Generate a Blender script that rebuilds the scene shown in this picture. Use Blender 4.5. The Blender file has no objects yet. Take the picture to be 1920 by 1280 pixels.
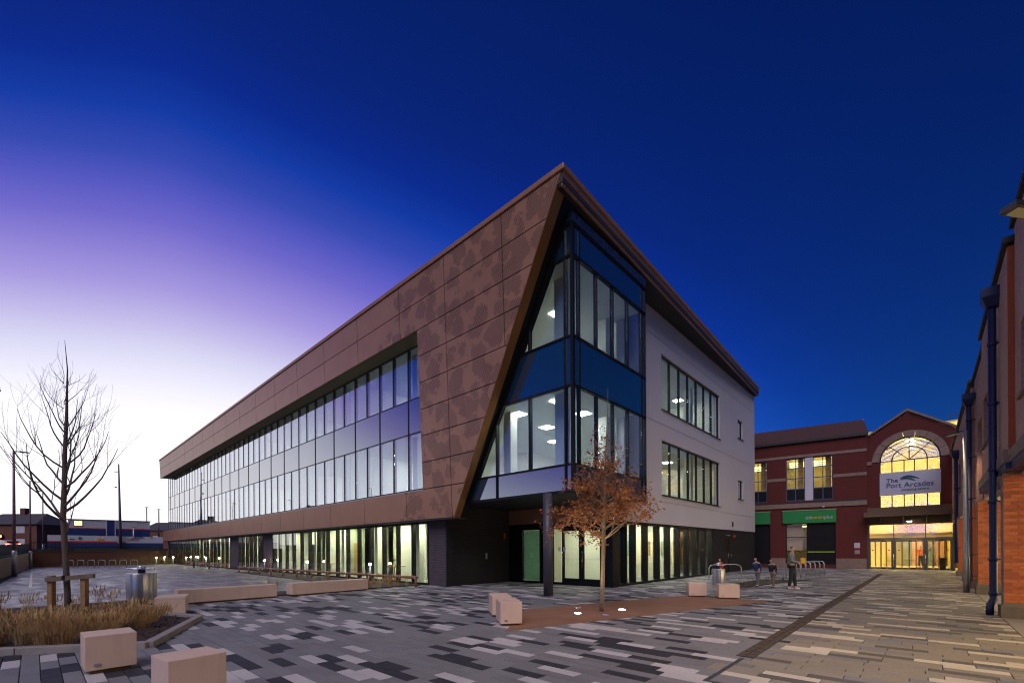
import bpy, bmesh, math, random
from mathutils import Vector, Matrix
random.seed(7)
rad = math.radians
scene = bpy.context.scene
COL = scene.collection

# ------------------------------------------------------------------ camera
CAM_A, CAM_ROLL, FPX = 42.9, 0.35, 834.0
cd = bpy.data.cameras.new('camera'); cam = bpy.data.objects.new('camera', cd); COL.objects.link(cam)
cd.sensor_width = 36.0; cd.lens = FPX / 1920 * 36.0
cd.shift_y = (1029 - 640) / 1920.0
cd.clip_start = 0.05; cd.clip_end = 2000
FW = Vector((math.cos(rad(CAM_A)), math.sin(rad(CAM_A)), 0)); RT = Vector((math.sin(rad(CAM_A)), -math.cos(rad(CAM_A)), 0)); UP = Vector((0, 0, 1))
Rc = RT * math.cos(rad(CAM_ROLL)) - UP * math.sin(rad(CAM_ROLL)); Uc = UP * math.cos(rad(CAM_ROLL)) + RT * math.sin(rad(CAM_ROLL))
M = Matrix((Rc, Uc, -FW)).transposed().to_4x4(); M.translation = Vector((0, 0, 1.6))
cam.matrix_world = M
scene.camera = cam

# ------------------------------------------------------------------ sky (dusk afterglow, world-space direction only)
GLOW = -36.0     # azimuth of the afterglow, degrees right of the camera's heading
world = bpy.data.worlds.new('World'); scene.world = world; world.use_nodes = True
wt = world.node_tree; wn = wt.nodes; wl = wt.links
for n in list(wn): wn.remove(n)
def WN(t, **k):
    n = wn.new(t)
    for a, b in k.items(): setattr(n, a, b)
    return n
def wmath(op, a, b=None):
    n = WN('ShaderNodeMath', operation=op)
    for i, v in enumerate((a, b)):
        if v is None: continue
        if hasattr(v, 'is_linked') or hasattr(v, 'links'): wl.new(v, n.inputs[i])
        else: n.inputs[i].default_value = v
    return n.outputs[0]
ga = rad(CAM_A - GLOW)
G = Vector((math.cos(ga), math.sin(ga), 0)); GS = Vector((-math.sin(ga), math.cos(ga), 0))
tc = WN('ShaderNodeTexCoord')
def wdot(v):
    n = WN('ShaderNodeVectorMath', operation='DOT_PRODUCT'); wl.new(tc.outputs['Generated'], n.inputs[0]); n.inputs[1].default_value = v
    return n.outputs['Value']
azr = wmath('ARCTAN2', wdot(GS), wdot(G))
el = wmath('ABSOLUTE', wmath('ARCSINE', wdot((0, 0, 1))))
azp = wmath('MAXIMUM', azr, 0.0); azl = wmath('DIVIDE', wmath('MULTIPLY', azp, azp), wmath('ADD', azp, .16)); azt = wmath('MULTIPLY', wmath('MINIMUM', azr, 0.0), .55)      # left and right of the glow
dl = wmath('ADD', wmath('MULTIPLY', el, wmath('ADD', wmath('MULTIPLY', azl, .80), 1.0)), wmath('MULTIPLY', wmath('MAXIMUM', wmath('SUBTRACT', azl, .46), 0.0), .32))
dist = wmath('SQRT', wmath('ADD', wmath('MULTIPLY', dl, dl), wmath('MULTIPLY', azt, azt)))
dn = wmath('DIVIDE', dist, rad(110))
ramp = WN('ShaderNodeValToRGB'); wl.new(dn, ramp.inputs[0]); ramp.color_ramp.interpolation = 'LINEAR'
SKY = [(0, (1.22, 1.08, 1.02)), (8, (1.16, 1.10, 1.12)), (13, (1.03, .99, 1.08)), (16.3, (.88, .85, .99)), (19.4, (.70, .68, .88)), (22.3, (.53, .47, .79)), (25, (.38, .305, .72)), (27.8, (.26, .205, .645)), (30.4, (.156, .127, .578)),
       (32.8, (.085, .088, .515)), (35, (.032, .060, .43)), (38, (.004, .036, .36)), (41, (.001, .018, .262)), (45, (.001, .013, .180)), (52, (.0006, .011, .135)), (60, (.0005, .009, .105)), (75, (.0005, .007, .085)), (110, (.0005, .006, .07))]
els = ramp.color_ramp.elements
els[0].position = 0; els[0].color = (*[c / 2.5 for c in SKY[0][1]], 1)
els[1].position = 1; els[1].color = (*[c / 2.5 for c in SKY[-1][1]], 1)
for d, c in SKY[1:-1]:
    e = els.new(d / 110); e.color = (*[v / 2.5 for v in c], 1)
sky = WN('ShaderNodeTexSky', sky_type='NISHITA'); sky.sun_disc = False
sky.sun_elevation = rad(3); sky.sun_rotation = math.atan2(G.x, G.y); sky.dust_density = 2.0; sky.ozone_density = 3.0
bg1 = WN('ShaderNodeBackground'); wl.new(ramp.outputs[0], bg1.inputs[0]); bg1.inputs[1].default_value = 2.1
bg2 = WN('ShaderNodeBackground'); wl.new(sky.outputs[0], bg2.inputs[0]); bg2.inputs[1].default_value = 0.006
bg3 = WN('ShaderNodeBackground'); bg3.inputs[0].default_value = (.02, .45, .9, 1); wl.new(wmath('MULTIPLY', wmath('EXPONENT', wmath('DIVIDE', el, -.17)), .20), bg3.inputs[1])   # blue band low over the horizon
add0 = WN('ShaderNodeAddShader'); wl.new(bg1.outputs[0], add0.inputs[0]); wl.new(bg3.outputs[0], add0.inputs[1])
addn = WN('ShaderNodeAddShader'); wl.new(add0.outputs[0], addn.inputs[0]); wl.new(bg2.outputs[0], addn.inputs[1])
wo = WN('ShaderNodeOutputWorld'); wl.new(addn.outputs[0], wo.inputs[0])

# ------------------------------------------------------------------ added very soft sun behind the camera, standing in for dusk skylight
sd = bpy.data.lights.new('sun', 'SUN'); sun = bpy.data.objects.new('sun', sd); COL.objects.link(sun)
sd.energy = 1.5; sd.angle = rad(48); sd.color = (.97, .88, 1.0)
sa = rad(CAM_A + 160); se = rad(48)
sdir = Vector((math.cos(sa) * math.cos(se), math.sin(sa) * math.cos(se), math.sin(se)))
sun.rotation_euler = sdir.to_track_quat('Z', 'Y').to_euler()

scene.view_settings.view_transform = 'Standard'; scene.view_settings.look = 'None'
scene.view_settings.exposure = 0.25; scene.view_settings.gamma = 1.0; scene.view_settings.use_curve_mapping = False
scene.render.engine = 'CYCLES'
cy = scene.cycles
cy.filter_width = 1.15; cy.use_denoising = True; cy.max_bounces = 8; cy.transparent_max_bounces = 24; cy.glossy_bounces = 4; cy.diffuse_bounces = 4; cy.transmission_bounces = 6
cy.sample_clamp_indirect = 6.0; cy.caustics_reflective = False; cy.caustics_refractive = False

# ------------------------------------------------------------------ materials
MATS = {}
def newmat(name):
    m = bpy.data.materials.new(name); m.use_nodes = True; nt = m.node_tree
    for n in list(nt.nodes): nt.nodes.remove(n)
    out = nt.nodes.new('ShaderNodeOutputMaterial'); MATS[name] = m
    return m, nt, out
def lk(nt, a, b): nt.links.new(a, b)
def noise(nt, scale, detail=4, rough=.55, vec=None):
    n = nt.nodes.new('ShaderNodeTexNoise'); n.inputs['Scale'].default_value = scale; n.inputs['Detail'].default_value = detail; n.inputs['Roughness'].default_value = rough
    if vec is not None: lk(nt, vec, n.inputs['Vector'])
    return n.outputs['Fac']
def coords(nt, scale=None):
    t = nt.nodes.new('ShaderNodeTexCoord').outputs['Object']
    if scale:
        m = nt.nodes.new('ShaderNodeMapping'); lk(nt, t, m.inputs[0]); m.inputs['Scale'].default_value = scale; t = m.outputs[0]
    return t
def mixc(nt, f, a, b, blend='MIX'):
    n = nt.nodes.new('ShaderNodeMix'); n.data_type = 'RGBA'; n.blend_type = blend
    for i, v in ((0, f), (6, a), (7, b)):
        if hasattr(v, 'links'): lk(nt, v, n.inputs[i])
        else: n.inputs[i].default_value = v if i == 0 else (*v, 1)
    return n.outputs[2]
def mapr(nt, v, a, b, c, d):
    n = nt.nodes.new('ShaderNodeMapRange'); lk(nt, v, n.inputs[0])
    for i, x in enumerate((a, b, c, d)): n.inputs[i + 1].default_value = x
    return n.outputs[0]
def bsdf(nt, out, col, rough=.6, metal=0.0, spec=.5, bump=None, bstr=.2, bdist=.01):
    p = nt.nodes.new('ShaderNodeBsdfPrincipled')
    for k, v in (('Base Color', col), ('Roughness', rough), ('Metallic', metal)):
        if hasattr(v, 'links'): lk(nt, v, p.inputs[k])
        else: p.inputs[k].default_value = (*v, 1) if k == 'Base Color' else v
    p.inputs['Specular IOR Level'].default_value = spec
    if bump is not None:
        b = nt.nodes.new('ShaderNodeBump'); lk(nt, bump, b.inputs['Height']); b.inputs['Strength'].default_value = bstr; b.inputs['Distance'].default_value = bdist
        lk(nt, b.outputs[0], p.inputs['Normal'])
    lk(nt, p.outputs[0], out.inputs[0]); return p
def plain(name, col, rough=.6, metal=0.0, var=.15, scale=6, spec=.5, bstr=.15, stain=0.0, fine=60):
    m, nt, out = newmat(name); t = coords(nt)
    n1 = noise(nt, scale, 5, .6, t); n2 = noise(nt, fine, 3, .6, t)
    c = mixc(nt, mapr(nt, n1, .3, .7, 0, 1), tuple(v * (1 - var) for v in col), tuple(min(1, v * (1 + var)) for v in col))
    c = mixc(nt, mapr(nt, n2, .35, .75, 0, .5), c, tuple(v * (1 - var) for v in col))
    r = mapr(nt, n1, .3, .7, max(.02, rough - .08), min(1, rough + .08))
    bsdf(nt, out, c, r, metal, spec, n2, bstr, .004)
    return m
def emit(name, col, s):
    m, nt, out = newmat(name); e = nt.nodes.new('ShaderNodeEmission'); e.inputs[0].default_value = (*col, 1); e.inputs[1].default_value = s
    lk(nt, e.outputs[0], out.inputs[0]); return m
def glass(name, tint, r0=.05, rough=0.0, refl=(1, 1, 1), haze=0.0, pw=4.0):
    m, nt, out = newmat(name)
    lw = nt.nodes.new('ShaderNodeLayerWeight'); lw.inputs[0].default_value = .5
    p = nt.nodes.new('ShaderNodeMath'); p.operation = 'POWER'; lk(nt, lw.outputs['Facing'], p.inputs[0]); p.inputs[1].default_value = pw
    f = mapr(nt, p.outputs[0], 0, 1, r0, 1.0)
    tr = nt.nodes.new('ShaderNodeBsdfTransparent'); tr.inputs[0].default_value = (*tint, 1)
    gl = nt.nodes.new('ShaderNodeBsdfGlossy'); gl.inputs['Roughness'].default_value = rough; gl.inputs[0].default_value = (*refl, 1)
    wob = nt.nodes.new('ShaderNodeBump'); lk(nt, noise(nt, .6, 1, .4, coords(nt)), wob.inputs['Height']); wob.inputs['Strength'].default_value = .05; wob.inputs['Distance'].default_value = .05
    lk(nt, wob.outputs[0], gl.inputs['Normal'])
    mx = nt.nodes.new('ShaderNodeMixShader'); lk(nt, f, mx.inputs[0]); lk(nt, tr.outputs[0], mx.inputs[1]); lk(nt, gl.outputs[0], mx.inputs[2])
    last = mx.outputs[0]
    if haze:
        df = nt.nodes.new('ShaderNodeBsdfDiffuse'); df.inputs[0].default_value = (*tint, 1)
        m2 = nt.nodes.new('ShaderNodeMixShader'); m2.inputs[0].default_value = haze; lk(nt, last, m2.inputs[1]); lk(nt, df.outputs[0], m2.inputs[2]); last = m2.outputs[0]
    lk(nt, last, out.inputs[0]); return m
def brick(name, axis, c1, c2, mortar, var=.25, w=.225, h=.075, rough=.85, msize=.010):
    m, nt, out = newmat(name); t = coords(nt)
    sp = nt.nodes.new('ShaderNodeSeparateXYZ'); lk(nt, t, sp.inputs[0]); cb = nt.nodes.new('ShaderNodeCombineXYZ')
    lk(nt, sp.outputs[0 if axis == 'x' else 1], cb.inputs[0]); lk(nt, sp.outputs[2], cb.inputs[1])
    b = nt.nodes.new('ShaderNodeTexBrick'); lk(nt, cb.outputs[0], b.inputs['Vector'])
    b.inputs['Scale'].default_value = 1.0; b.inputs['Brick Width'].default_value = w; b.inputs['Row Height'].default_value = h
    b.inputs['Mortar Size'].default_value = msize; b.inputs['Mortar Smooth'].default_value = .1; b.inputs['Bias'].default_value = 0
    b.inputs['Color1'].default_value = (*c1, 1); b.inputs['Color2'].default_value = (*c2, 1); b.inputs['Mortar'].default_value = (*mortar, 1)
    n = noise(nt, 1.3, 5, .6, t)
    c = mixc(nt, mapr(nt, n, .3, .72, 0, .55), b.outputs['Color'], tuple(v * (1 - var) for v in c1))
    inv = nt.nodes.new('ShaderNodeMath'); inv.operation = 'SUBTRACT'; inv.inputs[0].default_value = 1; lk(nt, b.outputs['Fac'], inv.inputs[1])
    bsdf(nt, out, c, rough, 0, .35, inv.outputs[0], .5, .006)
    return m
m_mortar = plain('mortar', (.30, .25, .20), .9)
def paver_mat(name, col):
    m, nt, out = newmat(name); t = nt.nodes.new('ShaderNodeNewGeometry').outputs['Position']
    st = noise(nt, .45, 6, .62, t); st2 = noise(nt, 3.2, 5, .65, t); sp = noise(nt, 170, 2, .6, t)
    vo = nt.nodes.new('ShaderNodeTexVoronoi'); lk(nt, t, vo.inputs['Vector']); vo.inputs['Scale'].default_value = 2.3; gum = mapr(nt, vo.outputs['Distance'], .022, .035, .45, 0)
    oi = nt.nodes.new('ShaderNodeObjectInfo')
    c = mixc(nt, mapr(nt, sp, .38, .66, 0, 1), tuple(v * .74 for v in col), tuple(min(1, v * 1.22) for v in col))
    c = mixc(nt, mapr(nt, st, .46, .70, 0, .42), c, tuple(v * .55 for v in col)); c = mixc(nt, mapr(nt, st2, .55, .78, 0, .35), c, tuple(v * .6 + .01 for v in col))
    c = mixc(nt, mapr(nt, oi.outputs['Random'], 0, 1, 0, .22), c, tuple(v * .7 for v in col)); c = mixc(nt, gum, c, (.05, .048, .045))
    bsdf(nt, out, c, mapr(nt, st, .4, .65, .80, .58), 0, .32, sp, .35, .004); return m
m_paver = {'mid': paver_mat('paver_mid', (.218, .216, .226)), 'mid2': paver_mat('paver_mid2', (.198, .193, .2)), 'dark': paver_mat('paver_dark', (.036, .036, .046)), 'light': paver_mat('paver_light', (.53, .50, .50)),
           'buff': paver_mat('paver_buff', (.27, .245, .205)), 'cream': paver_mat('paver_cream', (.58, .53, .44)), 'slate': paver_mat('paver_slate', (.12, .115, .11))}
m_bedding = plain('paving_bedding', (.035, .033, .032), .95)
m_kerb = plain('kerb_granite', (.27, .24, .225), .7, var=.2, fine=120)
def bench_mat():
    m, nt, out = newmat('bench_concrete'); t = nt.nodes.new('ShaderNodeNewGeometry').outputs['Position']
    big = noise(nt, 1.6, 6, .65, t); fine = noise(nt, 140, 3, .6, t); run = noise(nt, 5, 5, .6, coords(nt, (1, 1, .18)))
    vo = nt.nodes.new('ShaderNodeTexVoronoi'); lk(nt, t, vo.inputs['Vector']); vo.inputs['Scale'].default_value = 26; pit = mapr(nt, vo.outputs['Distance'], .06, .12, .55, 0)
    c = mixc(nt, mapr(nt, big, .35, .7, 0, 1), (.64, .46, .36), (.56, .41, .325)); c = mixc(nt, mapr(nt, run, .52, .75, 0, .4), c, (.38, .28, .23)); c = mixc(nt, mapr(nt, fine, .4, .7, 0, .3), c, (.66, .48, .39)); c = mixc(nt, pit, c, (.34, .24, .19))
    bsdf(nt, out, c, .72, 0, .35, fine, .25, .004); return m
m_bench = bench_mat()
m_bark = plain('bark_mulch', (.045, .03, .026), .95, var=.6, scale=30, fine=90, bstr=.9)
m_resin = plain('resin_gravel', (.25, .125, .075), .8, var=.25, scale=2, fine=220, bstr=.6)
m_black = plain('black_frame', (.006, .006, .007), .45, var=.1, spec=.25)
m_blackwall = brick('black_brick', 'x', (.018, .016, .018), (.024, .02, .024), (.012, .011, .012), .3)
m_pierbrick = brick('purple_brick', 'y', (.085, .065, .08), (.12, .09, .10), (.045, .04, .045), .3)
m_soffit = plain('dark_soffit', (.022, .022, .026), .6)
m_colgrey = plain('column_paint', (.055, .052, .07), .42, var=.05)
m_white = plain('render_white', (.56, .54, .60), .8, var=.035, scale=.7, fine=40, bstr=.05)
m_intwall = plain('interior_wall', (.84, .84, .77), .8, var=.02)
m_ceil = plain('interior_ceiling', (.84, .85, .82), .85, var=.02)
m_floor = plain('interior_floor', (.30, .31, .29), .45, var=.1)
m_blind = plain('roller_blind', (.84, .87, .72), .85, var=.03)
m_steel = plain('polished_steel', (.62, .62, .64), .25, .9, var=.05, fine=300)
def brushed():
    m, nt, out = newmat('brushed_steel'); t = coords(nt, (1, 1, 0)); n = noise(nt, 16, 2, .5, t); n2 = noise(nt, 7, 1, .5, t)
    c = mixc(nt, mapr(nt, n2, .4, .6, 0, 1), (.30, .30, .31), (.62, .60, .58))  # light and dark stripes in the colour stand in for reflections
    bsdf(nt, out, c, .3, .75, .5, n, .9, .03); return m
m_brush = brushed()
m_galv = plain('galvanised_steel', (.42, .43, .45), .42, .85, var=.1)
m_dgalv = plain('dark_post_paint', (.07, .075, .09), .4, .3)
m_rust = plain('lamp_post_paint', (.22, .12, .13), .5, .2)
m_wood = plain('softwood_post', (.30, .17, .075), .75, var=.3, scale=9)
m_greywood = plain('weathered_timber', (.17, .125, .08), .8, var=.3, scale=9)
m_railwood = plain('rail_timber', (.26, .10, .045), .5, var=.2, scale=9)
m_trunk = plain('tree_bark', (.12, .085, .065), .9, var=.4, scale=25, bstr=.8)
m_twig = plain('tree_twig', (.12, .095, .10), .85, var=.3)
m_trunk2 = plain('oak_bark', (.20, .15, .11), .9, var=.4, scale=25, bstr=.8)
m_drygrass = [plain('dry_grass%d' % i, c, .8, var=.3, scale=12) for i, c in enumerate([(.46, .29, .12), (.36, .21, .085), (.56, .39, .18)])]
m_greengrass = plain('green_grass', (.16, .15, .03), .8, var=.35)
m_shrub = plain('shrub_leaf', (.05, .05, .02), .8, var=.4)
m_asphalt = None
m_blue = plain('blue_paint', (.006, .014, .075), .5, var=.12)
m_bluef = plain('blue_frame', (.05, .09, .20), .4, var=.1)
m_stone = plain('sandstone', (.24, .165, .135), .85, var=.2, scale=4, fine=70, bstr=.4)  # tone lowered to stand for street shade on the shopping centre
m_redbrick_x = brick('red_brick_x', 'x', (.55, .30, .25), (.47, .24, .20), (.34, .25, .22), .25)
m_redbrick_y = brick('red_brick_y', 'y', (.135, .022, .018), (.105, .018, .015), (.085, .03, .026), .25)  # brick darkened so its colour carries the shade of the narrow street
m_lowbrick = brick('buff_brick', 'y', (.42, .26, .21), (.38, .23, .18), (.24, .19, .16), .2)
m_backbrick = brick('brown_brick', 'x', (.19, .068, .045), (.16, .06, .04), (.14, .09, .07), .2)
m_brickpiece = [plain('pier_brick%d' % i, c, .8, var=.16, scale=20, fine=90) for i, c in enumerate([(.50, .125, .035), (.43, .10, .03), (.56, .15, .045), (.38, .085, .03)])]
m_slate = plain('roof_slate', (.07, .065, .07), .7, var=.3, scale=8)
m_tile = plain('roof_tile', (.085, .036, .034), .75, var=.3, scale=6)
m_lead = plain('dark_coping', (.03, .028, .03), .7, var=.3)
m_green = plain('sign_green', (.015, .22, .05), .4, var=.05)
m_signwhite = plain('sign_white', (.46, .47, .58), .5, var=.04)
m_navy = plain('sign_navy', (.03, .04, .12), .5)
m_teal = plain('sign_teal', (.02, .11, .13), .5)
m_door = plain('grey_door_metal', (.11, .11, .11), .4, .3)
m_oak = plain('oak_veneer', (.42, .24, .07), .45, var=.2, scale=8)
m_cabinwhite = plain('cabin_white', (.55, .54, .58), .5, var=.06)
m_cabinblue = plain('cabin_blue', (.012, .03, .15), .5, var=.1)
m_red = plain('stripe_red', (.55, .03, .02), .5)
m_yellow = plain('sticker_yellow', (.75, .38, .02), .5)
m_earth = plain('earth_bank', (.05, .04, .03), .95, var=.4)
m_conc = plain('concrete_flags', (.30, .28, .26), .75, var=.12, scale=2)
m_paint = plain('road_paint', (.70, .66, .60), .7, var=.15)
m_panel = emit('ceiling_panel_light', (1.0, .95, .82), 64.0)
m_down = emit('downlight_lens', (1.0, .97, .9), 30.0)
m_warmlamp = emit('warm_lamp_lens', (1.0, .70, .30), .12)
m_boll = emit('bollard_lens', (1.0, .82, .48), 70.0)
m_upl = emit('uplight_lens', (1.0, .90, .66), 55.0)
m_tail = emit('tail_lamp', (1.0, .06, .02), 34.0)
m_cyan = emit('exit_sign_light', (.1, .75, 1.0), 3.0)
m_screen = emit('blue_screen', (.08, .30, .75), .9)
m_glass_up = glass('coated_glass', (.80, .87, .96), .12, pw=2.8)
m_glass_box = glass('blue_coated_glass', (.80, .88, .92), .09)
m_glass_gf = glass('green_glass', (.90, .95, .84), .025)
m_glass_wh = glass('window_glass', (.86, .92, .90), .04)
m_glass_mall = glass('clear_glass', (.93, .92, .86), .03)
m_glass_dark = glass('dark_glass', (.25, .25, .24), .05)
m_glass_frost = glass('frosted_green_glass', (.30, .44, .36), .03, haze=.10)

def spandrel():
    m, nt, out = newmat('spandrel_glass')
    lw = nt.nodes.new('ShaderNodeLayerWeight'); lw.inputs[0].default_value = .5
    p = nt.nodes.new('ShaderNodeMath'); p.operation = 'POWER'; lk(nt, lw.outputs['Facing'], p.inputs[0]); p.inputs[1].default_value = 2.2
    df = nt.nodes.new('ShaderNodeBsdfDiffuse'); df.inputs[0].default_value = (.010, .045, .095, 1)
    gl = nt.nodes.new('ShaderNodeBsdfGlossy'); gl.inputs['Roughness'].default_value = .01
    wob = nt.nodes.new('ShaderNodeBump'); lk(nt, noise(nt, .5, 1, .4, coords(nt)), wob.inputs['Height']); wob.inputs['Strength'].default_value = .04; wob.inputs['Distance'].default_value = .05
    lk(nt, wob.outputs[0], gl.inputs['Normal'])
    mx = nt.nodes.new('ShaderNodeMixShader'); lk(nt, mapr(nt, p.outputs[0], 0, 1, .28, 1.0), mx.inputs[0]); lk(nt, df.outputs[0], mx.inputs[1]); lk(nt, gl.outputs[0], mx.inputs[2])
    lk(nt, mx.outputs[0], out.inputs[0]); return m
m_span = spandrel()
def asphalt():
    m, nt, out = newmat('wet_asphalt'); t = coords(nt)
    n1 = noise(nt, .35, 5, .6, t); n2 = noise(nt, 120, 3, .6, t); n3 = noise(nt, 1.4, 6, .65, coords(nt, (1, .35, 1)))
    c = mixc(nt, mapr(nt, n1, .35, .65, 0, 1), (.115, .108, .12), (.17, .16, .175))
    r = mapr(nt, n3, .38, .62, .30, .62)
    bsdf(nt, out, c, r, 0, .55, n2, .12, .004); return m
m_asphalt = asphalt()
def bronze(name, perf):
    m, nt, out = newmat(name); t = coords(nt)
    n1 = noise(nt, .9, 4, .55, t); n2 = noise(nt, 45, 3, .6, coords(nt, (1, 1, .15)))
    c = mixc(nt, mapr(nt, n1, .3, .7, 0, 1), (.355, .172, .098), (.405, .204, .118))
    if perf:                                   # leaf-shaped fields of punched holes, printed into the panel
        warp = nt.nodes.new('ShaderNodeTexNoise'); lk(nt, t, warp.inputs['Vector']); warp.inputs['Scale'].default_value = 2.6; warp.inputs['Detail'].default_value = 3
        va = nt.nodes.new('ShaderNodeVectorMath'); va.operation = 'MULTIPLY_ADD'; lk(nt, warp.outputs['Color'], va.inputs[0]); va.inputs[1].default_value = (.55, .55, .55); lk(nt, t, va.inputs[2])
        vo = nt.nodes.new('ShaderNodeTexVoronoi'); lk(nt, va.outputs[0], vo.inputs['Vector']); vo.inputs['Scale'].default_value = 1.35
        jag = noise(nt, 6.5, 7, .78, t)
        s = nt.nodes.new('ShaderNodeMath'); s.operation = 'MULTIPLY_ADD'; lk(nt, jag, s.inputs[0]); s.inputs[1].default_value = .75; lk(nt, vo.outputs['Distance'], s.inputs[2])
        thr = nt.nodes.new('ShaderNodeMath'); thr.operation = 'LESS_THAN'; lk(nt, s.outputs[0], thr.inputs[0]); thr.inputs[1].default_value = .915
        sp = nt.nodes.new('ShaderNodeSeparateXYZ'); lk(nt, t, sp.inputs[0])
        fade = mapr(nt, sp.outputs[1], .3, 3.2, 1, 0)   # object y: panels are built about y = 16
        big = noise(nt, .55, 3, .5, t)
        fm = nt.nodes.new('ShaderNodeMath'); fm.operation = 'GREATER_THAN'; lk(nt, fade, fm.inputs[0]); lk(nt, mapr(nt, big, .3, .7, 0, 1), fm.inputs[1])
        mk = nt.nodes.new('ShaderNodeMath'); mk.operation = 'MULTIPLY'; lk(nt, thr.outputs[0], mk.inputs[0]); lk(nt, fm.outputs[0], mk.inputs[1])
        # rows of holes
        wv = nt.nodes.new('ShaderNodeTexWave'); wv.bands_direction = 'DIAGONAL'; lk(nt, coords(nt, (0, 1, .55)), wv.inputs['Vector']); wv.inputs['Scale'].default_value = 5.6; wv.inputs['Distortion'].default_value = 0
        hsel = mapr(nt, noise(nt, 1.1, 2, .5, t), .52, .56, 0, .55)
        hol = nt.nodes.new('ShaderNodeMath'); hol.operation = 'MULTIPLY_ADD'; lk(nt, mapr(nt, wv.outputs['Fac'], .45, .6, -.6, 1.0), hol.inputs[0]); lk(nt, hsel, hol.inputs[1]); hol.inputs[2].default_value = .72; hol = hol.outputs[0]
        hm = nt.nodes.new('ShaderNodeMath'); hm.operation = 'MULTIPLY'; lk(nt, hol, hm.inputs[0]); lk(nt, mk.outputs[0], hm.inputs[1])
        h2 = nt.nodes.new('ShaderNodeMath'); h2.operation = 'MULTIPLY'; lk(nt, hm.outputs[0], h2.inputs[0]); h2.inputs[1].default_value = .62
        c = mixc(nt, h2.outputs[0], c, (.120, .060, .043))
    bsdf(nt, out, c, mapr(nt, n2, .3, .7, .36, .5), .3, .5, n2, .04, .002); return m
m_bronze = bronze('bronze_panel', False); m_perf = bronze('perforated_bronze_panel', True)
m_bronze_edge = plain('bronze_reveal', (.30, .135, .04), .4, .4, var=.1)

# ------------------------------------------------------------------ mesh helpers
ORG = {}
class MB:
    def __init__(s): s.v = []; s.f = []; s.sm = []
    def add(s, vs, fs, smooth=False):
        k = len(s.v); s.v += [tuple(v) for v in vs]; s.f += [tuple(i + k for i in f) for f in fs]; s.sm += [smooth] * len(fs); return s
    def box(s, x0, x1, y0, y1, z0, z1):
        if x0 > x1: x0, x1 = x1, x0
        if y0 > y1: y0, y1 = y1, y0
        return s.add([(x0, y0, z0), (x1, y0, z0), (x1, y1, z0), (x0, y1, z0), (x0, y0, z1), (x1, y0, z1), (x1, y1, z1), (x0, y1, z1)],
                     [(0, 3, 2, 1), (4, 5, 6, 7), (0, 1, 5, 4), (1, 2, 6, 5), (2, 3, 7, 6), (3, 0, 4, 7)])
    def obox(s, c, ax, hx, hy, z0, z1):
        """box about centre c (x,y), x half-axis direction ax"""
        a = Vector((ax[0], ax[1])).normalized(); b = Vector((-a.y, a.x)); vs = []
        for z in (z0, z1):
            for sx, sy in ((-1, -1), (1, -1), (1, 1), (-1, 1)):
                vs.append((c[0] + a.x * hx * sx + b.x * hy * sy, c[1] + a.y * hx * sx + b.y * hy * sy, z))
        return s.add(vs, [(0, 3, 2, 1), (4, 5, 6, 7), (0, 1, 5, 4), (1, 2, 6, 5), (2, 3, 7, 6), (3, 0, 4, 7)])
    def prism(s, poly, z0, z1):
        n = len(poly)
        return s.add([(x, y, z0) for x, y in poly] + [(x, y, z1) for x, y in poly],
                     [tuple(range(n - 1, -1, -1)), tuple(range(n, 2 * n))] + [(i, (i + 1) % n, (i + 1) % n + n, i + n) for i in range(n)])
    def extr(s, pts, off):
        """planar polygon in 3D extruded by vector off"""
        n = len(pts); o = Vector(off)
        return s.add([tuple(p) for p in pts] + [tuple(Vector(p) + o) for p in pts],
                     [tuple(range(n)), tuple(range(2 * n - 1, n - 1, -1))] + [(i, i + n, (i + 1) % n + n, (i + 1) % n) for i in range(n)])
    def tube(s, p, q, r0, r1=None, n=8, caps=True):
        return s.path([p, q], [r0, r0 if r1 is None else r1], n, caps)
    def path(s, pts, rs, n=8, caps=True):
        if not hasattr(rs, '__len__'): rs = [rs] * len(pts)
        pts = [Vector(p) for p in pts]; vs = []; fs = []; u = None
        for i, p in enumerate(pts):
            d = (pts[min(i + 1, len(pts) - 1)] - pts[max(i - 1, 0)]).normalized()
            if u is None: u = d.orthogonal().normalized()
            u = (u - d * u.dot(d)); u = u.normalized() if u.length > 1e-6 else d.orthogonal().normalized()
            w = d.cross(u)
            for k in range(n):
                a = 2 * math.pi * k / n; vs.append(p + (u * math.cos(a) + w * math.sin(a)) * rs[i])
        for i in range(len(pts) - 1):
            for k in range(n):
                a = i * n + k; b = i * n + (k + 1) % n; fs.append((a, b, b + n, a + n))
        s.add(vs, fs, True)
        if caps:
            m = len(pts) - 1; k0 = len(s.v) - len(vs)
            s.f.append(tuple(k0 + k for k in range(n - 1, -1, -1))); s.f.append(tuple(k0 + m * n + k for k in range(n))); s.sm += [False, False]
        return s
    def lathe(s, c, prof, n=24):
        vs = []; fs = []
        for r, z in prof:
            for k in range(n):
                a = 2 * math.pi * k / n; vs.append((c[0] + r * math.cos(a), c[1] + r * math.sin(a), c[2] + z))
        for i in range(len(prof) - 1):
            for k in range(n): fs.append((i * n + k, i * n + (k + 1) % n, (i + 1) * n + (k + 1) % n, (i + 1) * n + k))
        s.add(vs, fs, True); k0 = len(s.v) - len(vs)
        s.f.append(tuple(k0 + k for k in range(n - 1, -1, -1))); s.f.append(tuple(k0 + (len(prof) - 1) * n + k for k in range(n))); s.sm += [False, False]
        return s
def link(o): COL.objects.link(o); return o
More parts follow.
